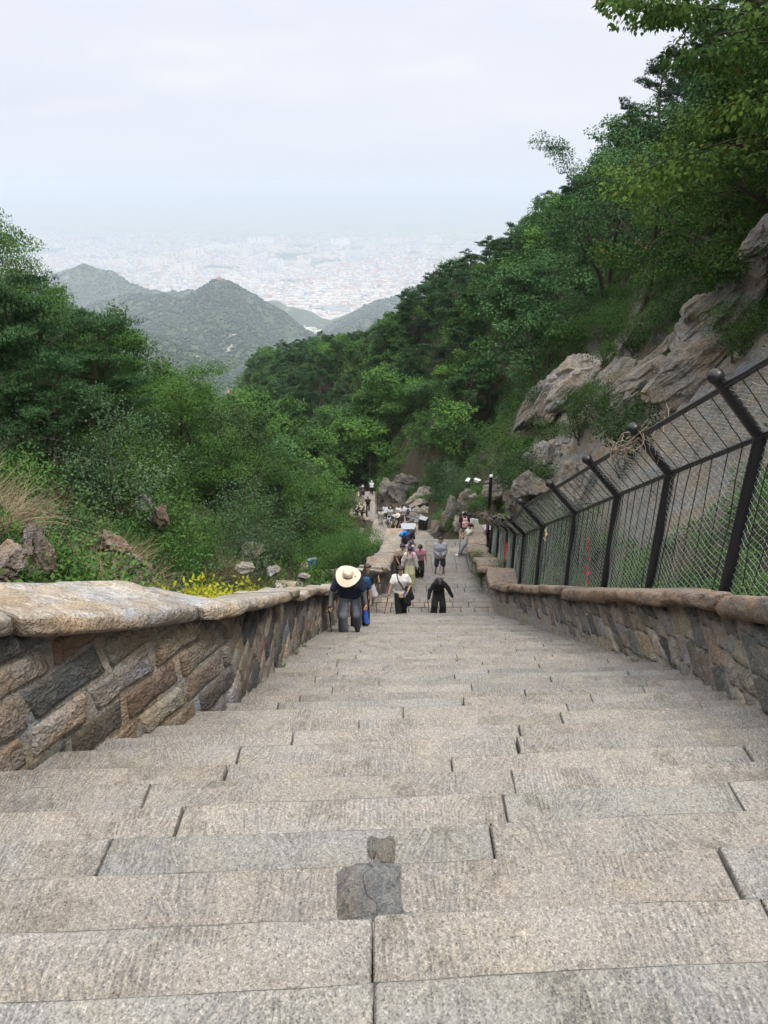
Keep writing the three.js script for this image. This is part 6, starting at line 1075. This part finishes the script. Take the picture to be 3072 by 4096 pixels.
{
  const p = person('girl in pale green T-shirt and grey trousers leaning back on the wall', 1006, 29.3, { hip: 0.86, hipZ: -0.16, lean: -0.08, nod: 0.2, w: 0.9, hands: [[-0.15, 0.95, 0.2], [0.3, 1.0, 0.4]], grip: [0.4, 0.8], feet: [[-0.1, 0, 0.2], [0.1, 0, 0.34]], hair: 'pony', loose: 0.02, wide: 0.02 }, { shirt: [0.52, 0.55, 0.46], trousers: [0.30, 0.31, 0.33], shoe: [0.75, 0.75, 0.75] }, { h: 1.6, yaw: -1.45, x: 3.78 });
  stick(p.hand(1), p.hand(1).setY(treadY(29.3) + 0.01).add(v3(-0.04, 0, 0.05)), [0.24, 0.05, 0.035], 'red brown wooden stick held by the girl leaning on the wall', { plain: true });
}
// smaller figures
const WALK_F = { cell: 0.026, hip: 0.91, lean: 0.15, nod: -0.15, feet: [[-0.1, 0, 0.12], [0.1, 0, -0.1]], loose: 0.02, wide: 0.012 }, WALK_B = { ...WALK_F, lean: 0.12, feet: [[-0.09, 0, -0.1], [0.1, 0, 0.12]] }, BEND = { ...WALK_F, lean: 0.75, nod: 0.25, hip: 0.88, hands: [[-0.25, 0.6, 0.4], [0.25, 0.6, 0.4]] };
const mini = (label, u, D, pose, look, o) => person(label, u, D, pose, look, { cell: 0.026, ...o });
{
  const a = mini('person in dark bucket hat bending by the litter bin, with a bright blue backpack', 857, 28.9, { ...BEND, lean: 0.6, hair: 'none' }, { shirt: [0.03, 0.035, 0.05], trousers: BLACK, hat: 'bucket', hatC: [0.03, 0.034, 0.045] }, { x: 0.98, yaw: 1.1 }); backpack(a, [0.0, 0.18, 0.62], 'bright blue backpack beside the litter bin', { s: 1.0 });
  mini('person in grey cap with white visor and mauve top, behind the beige T-shirt', 860, 27.8, { ...BEND, lean: 0.5, hair: 'none', sleeve: 1.9 }, { shirt: [0.30, 0.2, 0.34], trousers: BLACK, hat: 'cap', hatC: [0.08, 0.08, 0.1], visorC: [0.6, 0.6, 0.62] }, { x: 0.98, yaw: 0.8 });
  const b = mini('person seen from behind in white cap and black T-shirt with a pink backpack', 1001, 32.3, { ...WALK_B, sleeve: 0.6 }, { shirt: BLACK, trousers: [0.58, 0.54, 0.42], hat: 'cap', hatC: [0.75, 0.75, 0.76] }, { yaw: Math.PI + 0.1 }); backpack(b, [0.62, 0.34, 0.36], 'pink backpack on the person in the white cap', { s: 1.05, strap: [0.6, 0.36, 0.38] });
  mini('person in plain white shirt, half hidden beside the pink backpack', 1012, 33.0, { ...WALK_B, sleeve: 1.5 }, { shirt: WHITE, trousers: [0.3, 0.3, 0.31] }, { yaw: Math.PI });
  mini('ponytailed woman in white shirt walking away right of the pink backpack', 1020, 33.2, { ...WALK_B, hair: 'pony', w: 0.94, hands: [[-0.25, 0.8, 0.0], [0.42, 1.0, 0.15]] }, { shirt: WHITE, trousers: BLACK }, { yaw: Math.PI - 0.2 });
}
mini('man in black T-shirt leaning on the end of the lower left wall', 875, 36.2, { ...WALK_F, lean: 0.35, w: 1.15, hands: [[-0.4, 0.95, 0.15], [0.25, 0.8, 0.1]] }, { shirt: BLACK, trousers: BLACK }, { yaw: 1.2 });
mini('man in cream shirt beside the man leaning on the wall', 883, 38.2, WALK_F, { shirt: [0.58, 0.56, 0.5], trousers: BLACK }, { yaw: 0.3 });
mini('person in dark cap and white T-shirt right of the cream shirt', 889, 39.5, { ...WALK_F, hair: 'none' }, { shirt: WHITE, trousers: BLACK, hat: 'cap', hatC: [0.04, 0.04, 0.045] }, { yaw: 0.4 });
{ const p = mini('climber in cream sun hat with a big dark pack, left of the leaning man', 863, 49, { ...BEND, hair: 'none', lean: 0.45 }, { shirt: [0.03, 0.03, 0.04], trousers: BLACK, hat: 'brim', hatC: [0.62, 0.55, 0.42], brim: 0.2 }, { yaw: -0.7 }); backpack(p, [0.03, 0.03, 0.04], 'big dark pack on the climber in the cream sun hat', { s: 1.15 }); }
mini('person in pale grey sun hat and beige clothes bending among the climbers', 848, 50.5, { ...BEND, hair: 'none', sleeve: 1.9 }, { shirt: [0.5, 0.47, 0.42], trousers: BLACK, hat: 'brim', hatC: [0.46, 0.46, 0.46], brim: 0.2 }, { yaw: 0.4 });
mini('man in grey shirt bending down beside the pale sun hat', 839, 48.5, { ...BEND, sleeve: 0.7 }, { shirt: [0.24, 0.25, 0.28], trousers: GREY }, { yaw: 0.9 });
mini('black haired climber in white shirt with grey straps at the left of the crowd', 823, 54.5, { ...WALK_F, hair: 'mop', lean: 0.3 }, { shirt: [0.6, 0.6, 0.58], trousers: [0.35, 0.34, 0.32] }, {});
mini('bald man in light grey T-shirt facing the camera in the crowd', 843, 57.5, { ...WALK_F, hair: 'none', w: 1.1 }, { shirt: [0.48, 0.48, 0.48], trousers: BLACK }, {});
mini('woman in lilac blouse with a camera on a neck strap, facing us', 868, 58.5, { ...WALK_F, hair: 'bun', w: 0.95 }, { shirt: [0.58, 0.53, 0.58], trousers: BLACK, strap: 1 }, {});
{ const p = mini('person seen from behind in white T-shirt with a black backpack beside the rubble pile', 881, 59.5, WALK_B, { shirt: [0.66, 0.68, 0.74], trousers: BLACK }, { yaw: Math.PI }); backpack(p, BLACK, 'black backpack on the white T-shirt beside the rubble pile', { s: 1.1 }); }
mini('woman with ponytail seen from behind in white T-shirt and tight black trousers', 832, 62, { ...WALK_B, hair: 'pony', w: 0.92, wide: 0 }, { shirt: [0.68, 0.68, 0.74], trousers: BLACK, shoe: WHITE }, { yaw: Math.PI });
mini('man seen from behind in black T-shirt, right of the woman with ponytail', 844, 62.8, { ...WALK_B, w: 1.1 }, { shirt: BLACK, trousers: BLACK }, { yaw: Math.PI + 0.2 });
{ const p = mini('man in dark cap with red collar seated at the foot of the dark cliff block', 820, 63.6, { ...WALK_B, hip: 0.7, feet: [[-0.1, 0, 0.3], [0.1, 0, 0.3]], hair: 'none' }, { shirt: [0.08, 0.08, 0.11], trousers: GREY, hat: 'cap', hatC: [0.02, 0.02, 0.025] }, { yaw: Math.PI }); }
mini('person seen from behind in white top with dark straps, behind the lilac blouse', 870, 62.5, { ...WALK_B, sleeve: 1.9 }, { shirt: WHITE, trousers: LIGHT, strap: 1 }, { yaw: Math.PI });
mini('person in white and pale pink clothes by the foot of the pale slab', 860, 63, { ...WALK_F, sleeve: 1.8, hair: 'pony', hip: 0.8, feet: [[-0.1, 0, 0.25], [0.1, 0, 0.2]] }, { shirt: WHITE, trousers: [0.6, 0.46, 0.46] }, { yaw: -0.5 });
{ const p = mini('man in black T-shirt coming up the far path with two sticks', 795, 68.5, { ...WALK_F, hands: [[-0.32, 0.9, 0.2], [0.32, 0.9, 0.2]], w: 1.1 }, { shirt: BLACK, trousers: BLACK }, {}); for (const k of [0, 1]) stick(p.hand(k), p.hand(k).setY(treadY(68.5)).add(v3(k ? 0.1 : -0.1, 0, 0.1)), [0.45, 0.45, 0.45], ['left hand stick', 'right hand stick'][k] === 'x' ? '' : k ? 'thin stick on the right of the man coming up the far path' : 'thin stick on the left of the man coming up the far path'); }
{ const p = mini('walker seen from behind in straw hat and black shorts on the far path', 784, 76.5, { ...WALK_B, shorts: true, hair: 'none' }, { shirt: BLACK, trousers: BLACK, shoe: SKIN, hat: 'brim', hatC: [0.5, 0.4, 0.2], brim: 0.17 }, { yaw: Math.PI }); backpack(p, [0.06, 0.05, 0.09], 'dark backpack of the walker in the straw hat', {}); }
mini('dark clothed walker beside the straw hat on the far path', 780, 77.5, WALK_B, { shirt: [0.05, 0.08, 0.09], trousers: BLACK }, { yaw: Math.PI });
mini('walker in white top and dark trousers at the far end of the far path', 803, 80.5, { ...WALK_B, w: 1.0 }, { shirt: [0.62, 0.68, 0.72], trousers: BLACK, hair: [0.6, 0.62, 0.65] }, { yaw: Math.PI });
const SIT = { cell: 0.026, hip: 0.45, lean: 0.2, nod: 0.15, feet: [[-0.12, 0, 0.42], [0.12, 0, 0.4]], hands: [[-0.2, 0.55, 0.3], [0.2, 0.55, 0.3]] };
mini('dark haired person resting at the left side of the far path', 765, 66.8, { ...SIT, hair: 'pony' }, { shirt: [0.1, 0.1, 0.12], trousers: BLACK }, { yaw: 0.8 });
mini('person in pale sun hat resting at the left side of the far path', 774, 66.2, { ...SIT, hair: 'none' }, { shirt: [0.03, 0.03, 0.035], trousers: BLACK, hat: 'brim', hatC: [0.6, 0.57, 0.5], brim: 0.17 }, { yaw: 1.2 });
mini('bald man in dark clothes resting right of the pale sun hat', 784, 65.8, { ...SIT, hair: 'none' }, { shirt: [0.03, 0.03, 0.035], trousers: BLACK }, { yaw: 1.4 });
// ---------- bins, sign, small things ----------
function bin(label, x, y, D, yaw, s = 1) {
  const t = thing('litter_bin', label, 'litter bin'); t.position.set(x, y, -D); t.rotation.y = yaw; t.scale.setScalar(s);
  const dark = std({ color: new THREE.Color(0.03, 0.028, 0.028), roughness: 0.45 }), glass = std({ color: new THREE.Color(0.30, 0.33, 0.38), roughness: 0.25 });
  const legs = []; for (const [a, c] of [[-0.25, -0.19], [0.25, -0.19], [-0.25, 0.19], [0.25, 0.19]]) part('leg', new THREE.CylinderGeometry(0.02, 0.025, 0.3, 8).translate(a, 0.15, c), dark, t);
  part('drum', mergeGeometries([new THREE.BoxGeometry(0.56, 0.5, 0.44).translate(0, 0.52, 0), new THREE.BoxGeometry(0.6, 0.03, 0.48).translate(0, 0.30, 0), new THREE.BoxGeometry(0.6, 0.03, 0.48).translate(0, 0.765, 0)]), dark, t);
  for (let k = 0; k < 5; k++) part('scroll', new THREE.TorusGeometry(0.045, 0.008, 6, 14).translate(-0.2 + k * 0.1, 0.24, 0.2), dark, t);
  part('hood_side', new THREE.ExtrudeGeometry(new THREE.Shape([new THREE.Vector2(-0.24, 0), new THREE.Vector2(0.24, 0), new THREE.Vector2(0.10, 0.30), new THREE.Vector2(-0.24, 0.40)]), { depth: 0.04, bevelEnabled: false }).rotateY(-Math.PI / 2).translate(0.30, 0.78, 0), dark, t);
  part('hood_side', new THREE.ExtrudeGeometry(new THREE.Shape([new THREE.Vector2(-0.24, 0), new THREE.Vector2(0.24, 0), new THREE.Vector2(0.10, 0.30), new THREE.Vector2(-0.24, 0.40)]), { depth: 0.04, bevelEnabled: false }).rotateY(-Math.PI / 2).translate(-0.26, 0.78, 0), dark, t);
  part('lid', new THREE.BoxGeometry(0.62, 0.025, 0.42).rotateX(0.28).translate(0, 1.15, -0.06), glass, t); part('flap', new THREE.BoxGeometry(0.5, 0.32, 0.02).rotateX(-0.42).translate(0, 0.93, 0.17), M.black, t);
  return t;
}
bin('dark litter bin with sloping grey lid at the end of the lower left wall', 1.12, -15.77, 30.1, 0.1);
bin('dark litter bin with grey lid beside the jagged rock by the crowd', 2.95, pathY(48.6) - 0.02, 48.6, -0.5);
bin('dark litter bin behind the wall under the camera pole', 5.0, -16.3, 31.2, 0.2, 0.95);
// blue warning board in the low plants
{
  const t = thing('warning_sign', 'blue warning board with white lettering standing tilted in the low plants', 'sign'), W = 0.46, H = 0.56;
  t.position.copy(at(676.5, 1226, 31)); t.rotation.set(0, 0.25, 0.07);
  const cv = document.createElement('canvas'); cv.width = 256; cv.height = 312; const c = cv.getContext('2d');
  c.fillStyle = '#0d4ea0'; c.fillRect(0, 0, 256, 312); c.fillStyle = '#c9d2d8'; c.fillRect(0, 0, 256, 66); c.fillStyle = '#111'; c.beginPath(); c.arc(128, 56, 16, 0, 7); c.fill();
  c.strokeStyle = '#e8eef2'; c.lineWidth = 6;
  const st = (x, y, s, segs) => { for (const [a, b, d, e] of segs) { c.beginPath(); c.moveTo(x + a * s, y + b * s); c.lineTo(x + d * s, y + e * s); c.stroke(); } };
  const G = { xiao: [[5, 0, 5, 10], [5, 10, 4, 9], [2, 3, 0, 7], [8, 3, 10, 7]], xin: [[1, 5, 0, 8], [3, 4, 4, 9], [4, 9, 8, 9], [8, 9, 8, 7], [5, 2, 6, 4], [8, 3, 10, 6]], tai: [[5, 0, 2, 4], [2, 4, 8, 4], [7, 2, 9, 5], [2, 6, 8, 6], [8, 6, 8, 10], [8, 10, 2, 10], [2, 10, 2, 6]], jie: [[0, 0, 0, 10], [0, 0, 3, 0], [3, 0, 1, 4], [1, 4, 3, 7], [7, 0, 4, 5], [7, 0, 10, 5], [5, 5, 5, 10], [9, 5, 9, 10]], zhu: [[1, 1, 2, 2], [0, 4, 1, 5], [1, 10, 2, 7], [6, 0, 7, 1], [4, 3, 10, 3], [5, 6, 9, 6], [3, 10, 10, 10], [7, 3, 7, 10]], yi: [[5, 0, 5, 1], [1, 1, 9, 1], [3, 2, 4, 3], [7, 2, 6, 3], [0, 3.5, 10, 3.5], [3, 4.5, 7, 4.5], [3, 4.5, 3, 7.5], [7, 4.5, 7, 7.5], [3, 6, 7, 6], [3, 7.5, 7, 7.5], [1, 9, 0, 10], [3, 8.5, 4, 10], [4, 10, 8, 10], [9, 8.5, 10, 10]], an: [[5, 0, 5, 1.5], [1, 1.5, 9, 1.5], [1, 1.5, 1, 3], [9, 1.5, 9, 3], [4, 3, 2, 7], [2, 7, 8, 10], [7, 3, 2, 10], [0, 5, 10, 5]], quan: [[5, 0, 0, 5], [5, 0, 10, 5], [2, 5, 8, 5], [2, 7.5, 8, 7.5], [1, 10, 9, 10], [5, 5, 5, 10]] };
  ['xiao', 'xin', 'tai', 'jie'].forEach((k, i) => st(38, 84 + i * 56, 4.6, G[k])); ['zhu', 'yi', 'an', 'quan'].forEach((k, i) => st(166, 84 + i * 56, 4.6, G[k]));
  const tex = new THREE.CanvasTexture(cv); tex.colorSpace = THREE.SRGBColorSpace;
  const board = part('board', new THREE.BoxGeometry(W, H, 0.02), std({ color: new THREE.Color(0.02, 0.09, 0.3) }), t); board.position.y = 0.28;
  const face = part('face', new THREE.PlaneGeometry(W - 0.012, H - 0.012).translate(0, 0.0, 0.0135), std({ map: tex, roughness: 0.4 }), board);
  part('post', new THREE.CylinderGeometry(0.025, 0.025, 2.2, 10).translate(0, -1.0, -0.04), fabric([0.35, 0.36, 0.38]), t);
}
// red notice strip on the far fence post and a red cloth tied below it
{
  const cv = document.createElement('canvas'); cv.width = 64; cv.height = 256; const c = cv.getContext('2d'); c.fillStyle = '#b03a2c'; c.fillRect(0, 0, 64, 256); c.strokeStyle = '#e8b49a'; c.lineWidth = 4;
  const line = (...p) => { c.beginPath(); p.forEach(([x, y], i) => (i ? c.lineTo(x, y) : c.moveTo(x, y))); c.stroke(); };
  for (const y of [18, 66]) { line([32, y], [28, y + 18], [14, y + 38]); line([32, y + 12], [50, y + 38]); }
  line([14, 118], [50, 118]); line([32, 110], [32, 150]); line([18, 132], [46, 132]); line([14, 150], [50, 150]); line([16, 168], [48, 168], [48, 200], [16, 200], [16, 168]); line([16, 184], [48, 184]); line([14, 214], [50, 214]); line([32, 205], [32, 240]); line([18, 238], [46, 238]);
  const tex = new THREE.CanvasTexture(cv); tex.colorSpace = THREE.SRGBColorSpace;
  topMesh('notice_strip', new THREE.CylinderGeometry(0.077, 0.077, 0.85, 18, 1, true, -1.3, 2.6).translate(4.4, -11.62 + (22.6 - 7.4) * 0, -22.6).translate(0, -0.35, 0), std({ map: tex, side: THREE.DoubleSide }), 'red paper notice with pale characters wrapped round a far fence post', 'notice');
  topMesh('red_cloth', netMesh([bone(v3(4.56, -15.2, -28.2), v3(4.52, -15.55, -28.15), 0.03, 0.075), bone(v3(4.52, -15.55, -28.15), v3(4.46, -15.8, -28.1), 0.075, 0.02)], 0.02), fabric([0.7, 0.01, 0.015]), 'bright red cloth tied to the last fence post', 'cloth');
}
// house with a red roof deep in the valley, bare trail and lamp on the headland
{
  const t = thing('temple_house', 'small pale house with red roof deep in the valley left of the headland', 'house'), p = (() => { for (let D = 440; D < 4000; D *= 1.01) { const q = at(497, 856, D); if (q.y < farGround(q.x, D)) return q; } return at(497, 856, 900); })(); t.position.set(p.x, p.y - 1, p.z); t.scale.setScalar(-p.z / 800);
  part('wall', new THREE.BoxGeometry(13, 5, 8).translate(0, 2.5, 0), fabric([0.6, 0.55, 0.5]), t);
  const r = new THREE.CylinderGeometry(0.3, 6.2, 2.6, 4, 1).rotateY(Math.PI / 4).scale(1.75, 1, 1.05).translate(0, 6.3, 0); part('roof', r, fabric([0.42, 0.12, 0.1]), t);
}
renderer.render(scene, camera);
